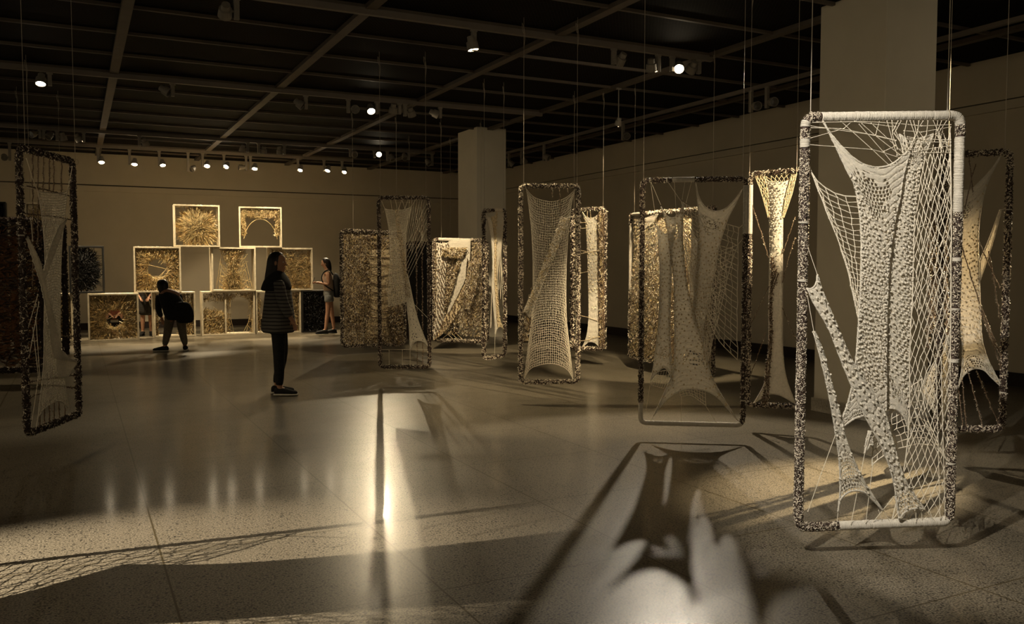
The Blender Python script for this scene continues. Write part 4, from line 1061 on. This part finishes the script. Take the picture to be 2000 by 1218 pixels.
# ================= black screen behind the tall net frame
A = Art('black filled frame behind the diagonal strings, left of the far column', (796, 474, 661), (890, 476, 663), 1.95, .03, n_tuft=2500, tuft=.02, mix=.02)
A.wire_px = [(800, 474), (880, 476)]
A.pipe()
A.knit([(797, 478), (797, 560), (797, 659)], [(889, 480), (889, 560), (889, 661)], nu=30, nv=60, dy=0, m='black_paint', ridge=4)

# ================= frame just out of the picture on the left: its shadow crosses the front floor
A = Art('frame just outside the left edge throwing the long shadow over the front floor', world=(((-1.08, 4.02, .16), 2.30), ((-.60, 4.98, .16), 2.30)), r=.021, n_tuft=1500, tuft=.012, mix=.3)
A.pipe()
def W(s, z): return tuple(np.array((s * A.w / 2, 0, z)))
def loc_w(s, z, dy=0.0): return np.array((s * A.w / 2, dy, z))
A.loc = loc_w
A.knit([(-.75, 2.2), (-.65, 1.4), (-.62, .9), (-.35, .25)], [(.5, 2.2), (.3, 1.5), (.35, 1.0), (.6, .66)], [(-.3, 2.05), (.2, 2.05)], [(-.1, .32), (.15, .45)], nu=30, nv=80)
A.net([(.5, .9), (.1, .42), (-.4, .2)], [(.97, 1.1), (.97, .5), (.92, .2)], nu=9, nv=15, r=.0035, dy=.01, jit=.2)
A.net([(-.95, 2.2), (-.95, 1.2), (-.95, .2)], [(-.6, 1.9), (-.62, 1.0), (-.5, .2)], nu=6, nv=30, r=.003, dy=.01)
A.cords([[(.5, 1.2), (.97, 1.6)], [(.45, 1.5), (.97, 1.9)], [(.45, 1.4), (.97, 1.0)]], r=.003)

# ------------------------------------------------------------------ stacked straw boxes at the back wall
def straw_box(pxL, pxR, Y, z0, z1, kind, label, rot=5.0, dp=.40, black=False, n=4200, th=.032):
    a = at_y(pxL, 600, Y); b = at_y(pxR, 600, Y)
    w = b.x - a.x; h = z1 - z0
    o = empty('straw_box', ((a.x + b.x) / 2, Y, z0), math.radians(rot))
    tag(o, label, 'box sculpture', 'stacked straw boxes')
    wood = 'black_paint' if black else 'wood_pale'
    e = .0012
    for nm, c, sz in (('side_board', (-w / 2 + th / 2, dp / 2, h / 2), (th, dp, h)), ('side_board', (w / 2 - th / 2, dp / 2, h / 2), (th, dp, h)),
                      ('bottom_board', (0, dp / 2, th / 2 + e), (w - 2 * th, dp - .004, th)), ('top_board', (0, dp / 2, h - th / 2 - e), (w - 2 * th, dp - .004, th))):
        m = MB(); m.box(c, sz); m.build(nm, wood, o, bevel=.003)
    W2, H2 = w - 2 * th - .01, h - 2 * th - .01
    def P(u, v, y): return np.stack([(u - .5) * W2, y, th + .005 + v * H2], -1)
    tones = ('black_paint', 'black_paint') if black else ('straw', 'reed_brown')
    b = MB()
    def scatter(n, mask, dirf, L=.07, r=.0042, mix=.15, y0=.03, y1=.22):
        u = RNG.uniform(.0, 1.0, n * 3); v = RNG.uniform(.0, 1.0, n * 3)
        ok = RNG.uniform(size=n * 3) < mask(u, v); u, v = u[ok][:n], v[ok][:n]; k = len(u)
        d = dirf(u, v, k); d = unit(d) * (L * RNG.uniform(.5, 1.3, (k, 1)))
        c = P(u, v, RNG.uniform(y0, y1, k))
        def cl(q):
            q = q.copy(); q[:, 0] = q[:, 0].clip(-W2 / 2, W2 / 2); q[:, 2] = q[:, 2].clip(th + .004, h - th - .004); q[:, 1] = q[:, 1].clip(.004, dp - .01); return q
        b.segs(cl(c - d), cl(c + d), r * RNG.uniform(.7, 1.2, k), 3, m=(RNG.uniform(size=k) < mix).astype(int))
    def rad(cx, cz, k0=1.0, k1=.5, ky=.8):
        return lambda u, v, k: np.stack([(u - cx), np.zeros(k), (v - cz)], -1) / (np.hypot(u - cx, v - cz)[:, None] + .05) * k0 + RNG.normal(size=(k, 3)) * np.array((k1, ky, k1))
    def strings(L, r=.005):
        q0 = np.array([P(np.array(x[0]), np.array(x[1]), np.array(.06)) for x in L]); q1 = np.array([P(np.array(x[2]), np.array(x[3]), np.array(.07)) for x in L])
        b.segs(q0, q1, r, 4, m=0)
    if kind == 'hole':
        cx, cz, R = .52, .47, .22
        scatter(n, lambda u, v: (np.hypot(u - cx, v - cz) > R * (1 + .12 * np.sin(7 * np.arctan2(v - cz, u - cx)))) * 1.0, rad(cx, cz, .7, .35, .9), L=.05)
        scatter(500, lambda u, v: (np.abs(np.hypot(u - cx, v - cz) - R - .03) < .05) * 1.0, lambda u, v, k: np.stack([-(v - cz), np.zeros(k), (u - cx)], -1) + RNG.normal(size=(k, 3)) * .08, L=.09, mix=.1)
        strings([(.25, .40, .70, .62), (.30, .62, .55, .72), (.62, .24, .78, .45), (.30, .35, .5, .23), (.45, .70, .72, .66)])
    elif kind == 'hole_open':
        cx, cz, R = .50, .52, .25
        scatter(n, lambda u, v: (np.hypot(u - cx, v - cz) > R) * 1.0, rad(cx, cz, .7, .35, .9), L=.05)
        scatter(300, lambda u, v: (np.abs(np.hypot(u - cx, v - cz) - R - .02) < .04) * 1.0, lambda u, v, k: np.stack([-(v - cz), np.zeros(k), (u - cx)], -1) + RNG.normal(size=(k, 3)) * .08, L=.08, mix=.1)
        strings([(.25, .62, .74, .50), (.28, .36, .55, .28), (.45, .26, .72, .52), (.55, .30, .73, .56), (.62, .78, .52, .66), (.25, .36, .27, .63), (.70, .78, .58, .62), (.28, .34, .66, .33)])
    elif kind == 'burst':
        cx, cz = .52, .47
        scatter(int(n * .55), lambda u, v: np.exp(-(np.hypot(u - cx, v - cz) / .22) ** 4), rad(cx, cz, .2, .5, 1.3), L=.05, mix=.35, y0=.04, y1=.3)
        scatter(int(n * .6), lambda u, v: np.exp(-(np.hypot(u - cx, v - cz) / .42) ** 6), rad(cx, cz, 1, .22, .35), L=.11, mix=.15, y0=.03, y1=.3)
    elif kind == 'arch':
        f = lambda u, v: ((((u - .5) / .44) ** 2 + (v / .72) ** 2) > 1) * (v > .28 + .5 * (np.abs(u - .5) < .4))
        scatter(int(n * .8), lambda u, v: f(u, v) * 1.0, rad(.5, .1, .9, .4, .8), L=.05, mix=.25)
        t = np.linspace(.25, math.pi - .25, 40)
        q = P(.5 + .44 * np.cos(t), .72 * np.sin(t), np.full(40, .05)); b.segs(q[:-1], q[1:], .006, 4)
    elif kind == 'band':
        scatter(int(n * .75), lambda u, v: np.exp(-((u - .5) / (.16 + .05 * np.cos(6 * v))) ** 4), lambda u, v, k: RNG.normal(size=(k, 3)) * np.array((.5, .9, .6)) + np.array((0, 0, .3)), L=.05, mix=.25)
        scatter(160, lambda u, v: (np.abs(u - .5) < .3) * (np.abs(u - .5) > .14) * 1.0, lambda u, v, k: np.stack([np.sign(u - .5) * .7, np.zeros(k), .8 + RNG.normal(size=k) * .5], -1), L=.09, mix=.0)
        strings([(.06, .02, .22, .95), (.14, .02, .2, .6), (.15, .28, .3, .33), (.20, .18, .36, .30), (.70, .25, .93, .18), (.72, .12, .9, .04), (.76, .6, .90, .02), (.80, .7, .96, .02), (.7, .7, .84, .02)])
        scatter(200, lambda u, v: (u > .68) * (u < .95) * (v < .10) * 1.0, lambda u, v, k: RNG.normal(size=(k, 3)), L=.03, mix=.0)
    elif kind == 'full':
        scatter(n, lambda u, v: .35 + .65 * (v < .75), lambda u, v, k: RNG.normal(size=(k, 3)) * np.array((.6, .9, .6)) + np.array((.4, 0, .2)), L=.055, mix=.25)
    elif kind == 'split':
        m = MB(); m.box((-W2 * .06, dp * .3, h / 2), (.03, dp * .5, h - 2 * th - .004)); m.build('divider', wood, o, bevel=.003)
        scatter(int(n * .40), lambda u, v: (u < .42) * (v < .62 - .25 * u) * 1.0, lambda u, v, k: RNG.normal(size=(k, 3)) * np.array((.5, .7, .5)) + np.array((.5, 0, .5)), L=.06, mix=.2)
        scatter(int(n * .16), lambda u, v: (u < .42) * (v > .80) * 1.0, lambda u, v, k: RNG.normal(size=(k, 3)), L=.045, mix=.6)
        scatter(int(n * .20), lambda u, v: (u > .46) * (v > .70 + .2 * (1 - ((u - .73) / .27) ** 2)) * 1.0, lambda u, v, k: RNG.normal(size=(k, 3)), L=.045, mix=.5)
        scatter(int(n * .06), lambda u, v: (u > .46) * ((u < .54) | (u > .92)) * 1.0, lambda u, v, k: RNG.normal(size=(k, 3)) * np.array((.3, .3, 1)), L=.06, mix=.4)
        strings([(.5, .1, .62, .02), (.54, .4, .60, .02), (.94, .5, .86, .02), (.92, .3, .8, .02), (.20, .66, .42, .40)], .004)
    elif kind == 'sparse':
        scatter(int(n * .35), lambda u, v: ((u > .62) | (u < .08)) * 1.0, lambda u, v, k: RNG.normal(size=(k, 3)) * np.array((.4, .8, .8)), L=.05, mix=.5)
        strings([(.1, .42, .42, .44), (.06, .34, .40, .38), (.15, .5, .35, .62)], .006)
    elif kind == 'blackburst':
        cx, cz = .40, .50
        scatter(int(n * .7), lambda u, v: np.exp(-(np.hypot(u - cx, v - cz) / .24) ** 4), rad(cx, cz, .3, .5, .8), L=.05)
        scatter(int(n * .45), lambda u, v: np.exp(-(np.hypot(u - cx, v - cz) / .46) ** 6), rad(cx, cz, 1, .4, .3), L=.07, r=.005)
    elif kind == 'blacknet':
        scatter(n, lambda u, v: np.where(u < .5, 1, .35), lambda u, v, k: RNG.normal(size=(k, 3)) * np.array((.5, .5, 1)), L=.07, r=.006)
    if b.n:
        q = b.build('straw_weave', tones, o); q['kind'] = 'stuff'
    return o
mat('reed_brown', (0.20, 0.135, 0.06), 0.6, var=0.3, scale=12)
Z = (0.0, .95, 1.90, 2.79)
straw_box(171, 271, 18.95, Z[0], Z[1], 'hole', 'pale straw box with a ragged round hole, on the floor', rot=-3)
straw_box(300, 382, 19.40, Z[0], Z[1], 'sparse', 'pale open box on the floor behind the stooping visitor', rot=2)
straw_box(394, 498, 19.40, Z[0], Z[1], 'split', 'pale box on the floor with a middle post and two straw compartments', rot=-2)
straw_box(500, 588, 19.42, Z[0], Z[1], 'sparse', 'pale box on the floor behind the striped visitor', rot=0)
straw_box(590, 640, 19.35, Z[0], Z[1], 'blacknet', 'small black straw box on the floor behind the visitor with the backpack', rot=0, black=True)
straw_box(263, 355, 19.25, Z[1] + .001, Z[2], 'hole_open', 'pale straw box with a round strung hole, above the stooping visitor', rot=-4)
straw_box(415, 501, 19.35, Z[1] + .001, Z[2], 'band', 'pale box with an upright band of straw between open sides, in the middle row', rot=-1)
straw_box(529, 612, 19.40, Z[1] + .001, Z[2], 'full', 'pale box filled with combed straw, in the middle row behind the striped visitor', rot=0)
straw_box(343, 432, 19.30, Z[2] + .002, Z[3], 'burst', 'pale box with a straw sunburst on top of the stack', rot=-3)
straw_box(470, 552, 19.36, Z[2] + .002, Z[3], 'arch', 'pale box with a straw arch on top of the stack', rot=-9)
straw_box(46, 142, 19.30, Z[0], Z[1], 'sparse', 'pale box on the floor half hidden behind the dark left frame', rot=0)
straw_box(137, 206, 19.25, Z[1] + .001, Z[2], 'blackburst', 'black box with black spiky straw, right of the dark left frame', rot=0, black=True)
straw_box(-64, 30, 19.40, Z[0], Z[1], 'sparse', 'pale box on the floor behind the rust brown panel', rot=0)
straw_box(30, 118, 19.30, Z[1] + .001, Z[2], 'full', 'pale box in the middle row behind the black knotted net', rot=0)
straw_box(-66, 22, 19.40, Z[1] + .001, Z[2], 'blacknet', 'black box in the middle row behind the rust brown panel', rot=0, black=True)
straw_box(53, 112, 19.30, Z[2] + .002, Z[3] - .05, 'burst', 'pale box with glowing straw seen through the dark left frame', rot=-4, n=2500)
straw_box(-62, 17, 19.40, Z[2] + .002, Z[3] - .05, 'blacknet', 'black box at the left edge above the rust brown panel', rot=0, black=True)

# ------------------------------------------------------------------ visitors
def skin(name, V, E, R, m, parent, sub=2):
    me = bpy.data.meshes.new(name)
    me.from_pydata([tuple(v) for v in V], E, [])
    o = bpy.data.objects.new(name, me); COL.objects.link(o)
    o.parent = parent
    me.materials.append(MATS[m])
    md = o.modifiers.new('skin', 'SKIN'); md.use_smooth_shade = True
    if not me.skin_vertices: 
        bpy.context.view_layer.objects.active = o
    sv = me.skin_vertices[0].data if me.skin_vertices else None
    if sv is not None:
        for i, r in enumerate(R):
            sv[i].radius = (r, r) if np.isscalar(r) else r
        sv[0].use_root = True
    s = o.modifiers.new('sub', 'SUBSURF'); s.levels = sub; s.render_levels = sub
    return o

def loft(name, rings, m, parent, sides=20, wob=0.0, cap=True):
    """rings: (centre, rx, ry, optional axis x vector, optional axis y vector)"""
    V, F = [], []
    th = np.arange(sides) * 2 * math.pi / sides
    for k, r in enumerate(rings):
        c = np.array(r[0], float); ax = np.array(r[3], float) if len(r) > 3 else np.array((1, 0, 0)); ay = np.array(r[4], float) if len(r) > 4 else np.array((0, 1, 0))
        w = 1 + wob * np.sin(th * 5 + k * .7)[:, None]
        V.append(c + (np.cos(th)[:, None] * r[1] * ax + np.sin(th)[:, None] * r[2] * ay) * w)
    kk = np.arange(sides); k2 = (kk + 1) % sides
    b = MB(); b.add(np.concatenate(V), np.concatenate([np.stack([i * sides + kk, i * sides + k2, (i + 1) * sides + k2, (i + 1) * sides + kk], 1) for i in range(len(rings) - 1)]))
    if cap:
        for i, rv in ((0, True), (len(rings) - 1, False)):
            c0 = b.n; b.v.append(np.array(rings[i][0], float)[None]); b.n += 1
            t = np.stack([i * sides + kk, i * sides + k2, np.full(sides, c0)], 1)
            b.f.append((t[:, ::-1] if rv else t, np.zeros(sides, int)))
    o = b.build(name, m, parent, smooth=True)
    s = o.modifiers.new('sub', 'SUBSURF'); s.levels = 1; s.render_levels = 1
    return o

def mesh_body(J, face, parent, hands=True, k=1.0):
    """one continuous body: J joints, face = unit vector the face looks along"""
    V, E, R = [], [], []
    def add(p, r, prev=None):
        V.append(np.array(p, float)); R.append(r * k if np.isscalar(r) else tuple(q * k for q in r))
        if prev is not None: E.append((prev, len(V) - 1))
        return len(V) - 1
    f = np.array(face, float); f /= np.linalg.norm(f)
    side = np.cross(f, (0, 0, 1.0)); side /= np.linalg.norm(side)
    pel = add(J['pelvis'], .115)
    wai = add(J['waist'], .105, pel)
    che = add(J['chest'], .125, wai)
    nb = add(J['neck'], .060, che)
    hd = np.array(J['head'], float); up = hd - np.array(J['neck'], float); up /= np.linalg.norm(up)
    jaw = add(hd - up * .055 + f * .018, (.058, .062), nb)
    mid = add(hd + up * .005, (.074, .082), jaw)
    crn = add(hd + up * .075 - f * .012, (.066, .072), mid)
    top = add(hd + up * .108 - f * .015, .035, crn)
    nose = add(hd - up * .012 + f * .098, .011, mid)
    for s in 'lr':
        sh = add(J['sho_' + s], .052, che)
        el = add(J['elb_' + s], .038, sh)
        wr = add(J['wri_' + s], .025, el)
        d = np.array(J['wri_' + s], float) - np.array(J['elb_' + s], float); d /= np.linalg.norm(d)
        if 'hand_' + s in J:
            d = np.array(J['hand_' + s], float); d /= np.linalg.norm(d)
        a = np.cross(d, (.2, .3, 1.0)); a /= np.linalg.norm(a); n = np.cross(d, a)
        w = np.array(J['wri_' + s], float)
        pm = add(w + d * .055, (.026, .020), wr)
        for q, (off, ln) in enumerate(((-.026, .062), (-.009, .075), (.009, .070), (.024, .055))):
            k1 = add(w + d * .085 + a * off, .0095, pm)
            k2 = add(w + d * (.085 + ln * .5) + a * off * 1.15 + n * .006, .0085, k1)
            add(w + d * (.085 + ln * .9) + a * off * 1.15 + n * .022, .0075, k2)
        t1 = add(w + d * .045 - a * .040 + n * .008, .0100, pm)
        add(w + d * .075 - a * .055 + n * .018, .0085, t1)
        hp = add(J['hip_' + s], .088, pel)
        kn = add(J['kne_' + s], .056, hp)
        cf = add(np.array(J['kne_' + s]) * .62 + np.array(J['ank_' + s]) * .38 + np.array((0, 0, 0)), .052, kn)
        an = add(J['ank_' + s], .034, cf)
        ft = np.array(J['toe_' + s], float)
        add(ft, .030, an)
    o = skin('body', V, E, R, 'skin', parent)
    # eyes, ears and mouth on the face
    for sgn in (-1, 1):
        b = MB(); b.blobs([hd + (up * .012 + f * .0665 + side * .030 * sgn) * k], np.array([.0095])); b.build('eye', 'eye_white', o, smooth=True)
        b = MB(); b.blobs([hd + (up * .012 + f * .0730 + side * .030 * sgn) * k], np.array([.0048])); b.build('pupil', 'hair', o, smooth=True)
        b = MB(); b.blobs([hd + (side * .080 * sgn - f * .005 - up * .005) * k], np.array([[f * .018, side * .008, up * .03]])); b.build('ear', 'skin', o, smooth=True)
    b = MB(); b.blobs([hd + (f * .073 - up * .055) * k], np.array([[side * .022, f * .008, up * .007]])); b.build('mouth', 'lip', o, smooth=True)
    return o

def shoe(ank, toe, parent, upper='cloth_black', sole='shoe_white'):
    a = np.array((ank[0], ank[1], 0)); t = np.array((toe[0], toe[1], 0)); d = unit(t - a); L = np.linalg.norm(t - a)
    s = np.cross(d, (0, 0, 1.0))
    R = []
    for q, w, hgt in ((-.06, .026, .05), (-.045, .038, .075), (0, .041, .082), (.08, .044, .062), (.14, .046, .046), (.185, .036, .036), (.205, .018, .024)):
        R.append((a + d * q + np.array((0, 0, .022 + hgt / 2)), w, hgt / 2 + .004, s, (0, 0, 1.0)))
    o = loft('shoe', R, upper, parent, 14)
    R = [(a + d * q + np.array((0, 0, .014)), w, .0135, s, (0, 0, 1.0)) for q, w in ((-.068, .028), (-.05, .042), (0, .045), (.08, .048), (.14, .050), (.19, .040), (.215, .020))]
    loft('shoe_sole', R, sole, o, 14)
    return o

def person(px, py, label, rot=None):
    p = at_z(px, py, 0)
    o = empty('person', p, -math.atan2(p.x, p.y))
    tag(o, label, 'person')
    return o

# --- visitor walking to the right in the middle of the floor
P = person(546, 771, 'person in a dark shawl and striped loose top walking across the floor')
J = dict(pelvis=(0, 0, .88), waist=(0, 0, 1.02), chest=(.0, 0, 1.22), neck=(.0, 0, 1.40), head=(.015, -.01, 1.535),
         sho_l=(.0, -.17, 1.33), elb_l=(.05, -.23, 1.08), wri_l=(.14, -.20, .90), sho_r=(-.01, .17, 1.33), elb_r=(-.08, .22, 1.09), wri_r=(-.02, .23, .87),
         hip_l=(0, -.085, .85), kne_l=(.0, -.08, .47), ank_l=(.0, -.06, .085), toe_l=(.12, -.09, .035),
         hip_r=(0, .085, .85), kne_r=(.045, .09, .48), ank_r=(-.035, .12, .10), toe_r=(.08, .14, .035))
mesh_body(J, (.9, -.42, -.05), P)
loft('trousers', [((0, 0, .70), .10, .16), ((0, 0, .78), .135, .175), ((0, 0, .90), .13, .165), ((0, 0, 1.0), .11, .14)], 'cloth_black', P)
for s in 'lr':
    h, k, a = [np.array(J[q + s]) for q in ('hip_', 'kne_', 'ank_')]
    loft('trouser_leg', [(h + (0, 0, .02), .098, .098), (h * .5 + k * .5, .080, .082), (k, .064, .066), (k * .5 + a * .5, .060, .062), (a + (0, 0, .03), .046, .050)], 'cloth_black', P)
    shoe(J['ank_' + s], J['toe_' + s], P)
loft('striped_top', [((.0, 0, 1.36), .07, .10), ((0, 0, 1.33), .115, .19), ((.0, 0, 1.22), .15, .205), ((.0, 0, 1.08), .165, .215), ((0, 0, .92), .185, .225), ((0, 0, .78), .20, .23), ((.0, 0, .725), .195, .225)], 'cloth_stripe', P, wob=.03)
for s in 'lr':
    a, b_, c = [np.array(J[q + s]) for q in ('sho_', 'elb_', 'wri_')]
    d1 = unit(b_ - a); d2 = unit(c - b_)
    def rg(p, r, d):
        x = unit(np.cross(d, (.1, 1, .05))); return (p, r, r, x, np.cross(d, x))
    loft('striped_sleeve', [rg(a + d1 * .0, .072, d1), rg(a * .5 + b_ * .5, .066, d1), rg(b_, .062, unit(d1 + d2)), rg(b_ * .4 + c * .6, .058, d2), rg(c - d2 * .03, .05, d2)], 'cloth_stripe', P)
loft('dark_shawl', [((.0, .0, 1.455), .062, .066), ((-.01, 0, 1.40), .10, .13), ((-.015, 0, 1.33), .155, .215), ((-.02, 0, 1.25), .175, .228), ((-.025, 0, 1.21), .178, .23)], 'cloth_black', P, wob=.04)
loft('hair', [((-.005, .01, 1.665), .03, .03), ((-.012, .012, 1.645), .075, .072), ((-.022, .014, 1.59), .098, .092), ((-.032, .016, 1.53), .092, .094), ((-.05, .02, 1.45), .085, .10), ((-.075, .02, 1.36), .075, .11), ((-.10, .02, 1.27), .06, .10), ((-.12, .02, 1.22), .03, .06)], 'hair', P, wob=.03)

# --- visitor stooping before the boxes
P = person(338, 686, 'person in a black top stooping forward in front of the boxes with the round holes')
J = dict(pelvis=(.06, -.05, .66), waist=(.02, .03, .80), chest=(-.05, .14, .96), neck=(-.11, .22, 1.06), head=(-.145, .29, 1.13),
         sho_l=(-.20, .14, .98), elb_l=(-.23, .24, .74), wri_l=(-.18, .34, .58), sho_r=(.10, .18, 1.0), elb_r=(.16, .26, .76), wri_r=(.10, .38, .62),
         hip_l=(-.03, -.04, .64), kne_l=(-.07, .10, .40), ank_l=(-.13, .02, .085), toe_l=(-.26, .06, .035),
         hip_r=(.14, -.04, .64), kne_r=(.15, .10, .40), ank_r=(.20, .0, .085), toe_r=(.21, .13, .035))
mesh_body(J, (-.35, .85, -.25), P)
for s in 'lr':
    h, k, a = [np.array(J[q + s]) for q in ('hip_', 'kne_', 'ank_')]
    loft('trouser_leg', [(h + (0, 0, .06), .10, .11), (h * .5 + k * .5, .088, .09), (k, .074, .078), (k * .5 + a * .5, .064, .068), (a + (0, 0, .03), .052, .058)], 'cloth_khaki', P)
    shoe(J['ank_' + s], J['toe_' + s], P)
loft('black_top', [((.07, -.05, .55), .17, .13), ((.06, -.05, .64), .20, .15), ((.03, .02, .78), .20, .15), ((-.03, .11, .93), .20, .14), ((-.06, .16, 1.01), .17, .11), ((-.10, .2, 1.06), .07, .07)], 'cloth_black', P)
for s in 'lr':
    a, b_, c = [np.array(J[q + s]) for q in ('sho_', 'elb_', 'wri_')]
    d1 = unit(b_ - a); d2 = unit(c - b_)
    loft('black_sleeve', [rg(a, .07, d1), rg(a * .5 + b_ * .5, .06, d1), rg(b_, .054, unit(d1 + d2)), rg(b_ * .5 + c * .5, .048, d2), rg(c - d2 * .03, .042, d2)], 'cloth_black', P)
loft('hair', [((-.15, .285, 1.265), .03, .03), ((-.15, .275, 1.245), .078, .078), ((-.15, .265, 1.19), .10, .10), ((-.145, .25, 1.12), .098, .095), ((-.13, .22, 1.05), .088, .07), ((-.11, .19, .98), .07, .04)], 'hair', P)
loft('shoulder_bag', [((.20, -.10, .50), .10, .05), ((.21, -.10, .53), .15, .075), ((.20, -.09, .70), .16, .08), ((.17, -.06, .84), .13, .07), ((.15, -.05, .87), .08, .04)], 'cloth_black', P)

# --- visitor standing at the right with a backpack
P = person(641, 651, 'person in shorts with a black backpack standing beside the black box')
J = dict(pelvis=(.02, 0, .90), waist=(.02, 0, 1.05), chest=(.0, 0, 1.24), neck=(.0, 0, 1.42), head=(-.05, 0, 1.55),
         sho_l=(.0, -.16, 1.35), elb_l=(.03, -.20, 1.09), wri_l=(-.17, -.10, 1.13), sho_r=(.0, .16, 1.35), elb_r=(.02, .20, 1.09), wri_r=(-.18, .07, 1.12),
         hip_l=(.02, -.085, .87), kne_l=(.0, -.09, .49), ank_l=(-.06, -.09, .085), toe_l=(-.19, -.10, .035),
         hip_r=(.03, .085, .87), kne_r=(.08, .09, .49), ank_r=(.13, .09, .085), toe_r=(.0, .08, .035))
J['hand_l'] = (-1, .25, .1); J['hand_r'] = (-1, -.2, .1)
mesh_body(J, (-.97, -.1, -.2), P, k=.93)
loft('shorts', [((.02, 0, 1.0), .105, .13), ((.025, 0, .90), .125, .165), ((.03, 0, .80), .125, .165)], 'denim', P)
for s in 'lr':
    h, k = [np.array(J[q + s]) for q in ('hip_', 'kne_')]
    loft('shorts_leg', [(h, .095, .09), (h * .75 + k * .25, .09, .088), (h * .55 + k * .45, .088, .086)], 'denim', P)
    shoe(J['ank_' + s], J['toe_' + s], P, sole='cloth_black')
loft('sleeveless_top', [((.025, 0, .92), .125, .16), ((.02, 0, 1.04), .115, .145), ((.0, 0, 1.22), .12, .155), ((.0, 0, 1.33), .10, .15), ((.0, 0, 1.395), .065, .10)], 'cloth_pink', P)
loft('hair', [((-.04, 0, 1.68), .03, .03), ((-.035, 0, 1.66), .078, .074), ((-.022, 0, 1.605), .096, .094), ((.0, 0, 1.54), .086, .092), ((.035, 0, 1.46), .06, .07), ((.05, 0, 1.38), .045, .05), ((.055, 0, 1.32), .015, .02)], 'hair', P)
bp = loft('backpack', [((.20, 0, .80), .055, .10), ((.21, 0, .83), .085, .14), ((.215, 0, 1.0), .095, .155), ((.20, 0, 1.2), .085, .15), ((.18, 0, 1.32), .055, .11), ((.175, 0, 1.345), .02, .06)], 'cloth_black', P)
for sg in (-1, 1):
    b = MB(); b.tube(catmull([(.12, .10 * sg, 1.30), (.04, .115 * sg, 1.405), (-.075, .11 * sg, 1.36), (-.125, .11 * sg, 1.22), (-.06, .15 * sg, 1.08), (.12, .12 * sg, .95)], 24), .016, 6); b.build('strap', 'cloth_black', bp, smooth=True)
ph = MB(); ph.box((-.30, -.03, 1.185), (.012, .07, .14), Matrix.Rotation(.4, 3, 'Y')); ph = ph.build('phone', 'phone', None, bevel=.003)
ph.matrix_world = P.matrix_basis.copy()
tag(ph, 'dark phone held up by the person with the backpack', 'phone')

# --- visitor behind the gap between the boxes, and one crouching behind the first box
P = person(287, 655, 'person in a dark skirt standing behind the gap between two floor boxes')
J = dict(pelvis=(.0, 0, .80), waist=(-.02, .0, .93), chest=(-.04, .0, 1.10), neck=(-.05, -.02, 1.27), head=(-.06, -.03, 1.39),
         sho_l=(-.18, .0, 1.19), elb_l=(-.21, .02, .96), wri_l=(-.13, -.14, .84), sho_r=(.10, .0, 1.19), elb_r=(.14, .02, .96), wri_r=(.06, -.14, .84),
         hip_l=(-.07, 0, .77), kne_l=(-.075, .0, .43), ank_l=(-.08, .02, .085), toe_l=(-.11, -.10, .035), hip_r=(.07, 0, .77), kne_r=(.08, .0, .43), ank_r=(.085, .02, .085), toe_r=(.10, -.10, .035))
mesh_body(J, (-.3, -.9, -.3), P, k=.93)
loft('skirt', [((.0, 0, .92), .12, .11), ((.0, 0, .80), .15, .14), ((.0, 0, .62), .165, .15), ((.0, 0, .44), .17, .15)], 'cloth_dark', P, wob=.04)
loft('dark_top', [((.0, 0, .82), .15, .13), ((-.02, .0, .93), .14, .12), ((-.04, .0, 1.08), .155, .12), ((-.05, .0, 1.19), .14, .10), ((-.05, -.01, 1.26), .065, .065)], 'cloth_dark', P)
for s in 'lr': shoe(J['ank_' + s], J['toe_' + s], P, sole='cloth_black')
loft('hair', [((-.06, -.01, 1.53), .03, .03), ((-.06, -.01, 1.51), .076, .076), ((-.06, .005, 1.455), .094, .09), ((-.055, .03, 1.38), .09, .07), ((-.05, .05, 1.28), .07, .04)], 'hair', P)
b = MB(); b.tube(catmull([(-.14, -.12, 1.12), (-.03, -.15, .95), (.10, -.19, .62)], 16), .015, 6); b.build('bag_strap', 'cloth_khaki', P)

P = person(224, 648, 'person in a rust brown top seen through the ragged hole of the box')
J = dict(pelvis=(.0, .10, .34), waist=(.0, .06, .42), chest=(.0, .0, .54), neck=(.0, -.07, .67), head=(.0, -.12, .765),
         sho_l=(-.16, -.02, .60), elb_l=(-.2, -.08, .50), wri_l=(-.10, -.18, .42), sho_r=(.16, -.02, .60), elb_r=(.2, -.08, .5), wri_r=(.10, -.18, .42),
         hip_l=(-.09, .08, .34), kne_l=(-.14, -.16, .44), ank_l=(-.13, .02, .085), toe_l=(-.15, -.10, .035), hip_r=(.09, .08, .34), kne_r=(.14, -.16, .44), ank_r=(.13, .02, .085), toe_r=(.15, -.10, .035))
mesh_body(J, (0, -1, -.1), P, k=.92)
loft('rust_top', [((.0, .1, .30), .18, .15), ((0, .07, .42), .17, .13), ((0, .0, .54), .18, .13), ((0, -.03, .62), .15, .10), ((0, -.065, .67), .065, .065)], 'cloth_rust', P)
for s in 'lr':
    h, k, a = [np.array(J[q + s]) for q in ('hip_', 'kne_', 'ank_')]
    d1 = unit(k - h); d2 = unit(a - k)
    loft('trouser_leg', [rg(h, .088, d1), rg(h * .4 + k * .6, .072, d1), rg(k, .066, unit(d1 + d2)), rg(k * .5 + a * .5, .058, d2), rg(a - d2 * .02, .045, d2)], 'cloth_dark', P)
    shoe(J['ank_' + s], J['toe_' + s], P)
loft('hair', [((0, -.10, .90), .03, .03), ((0, -.10, .88), .076, .076), ((0, -.085, .825), .094, .09), ((0, -.06, .76), .092, .075), ((0, -.03, .69), .075, .04)], 'hair', P)

bpy.context.view_layer.update()
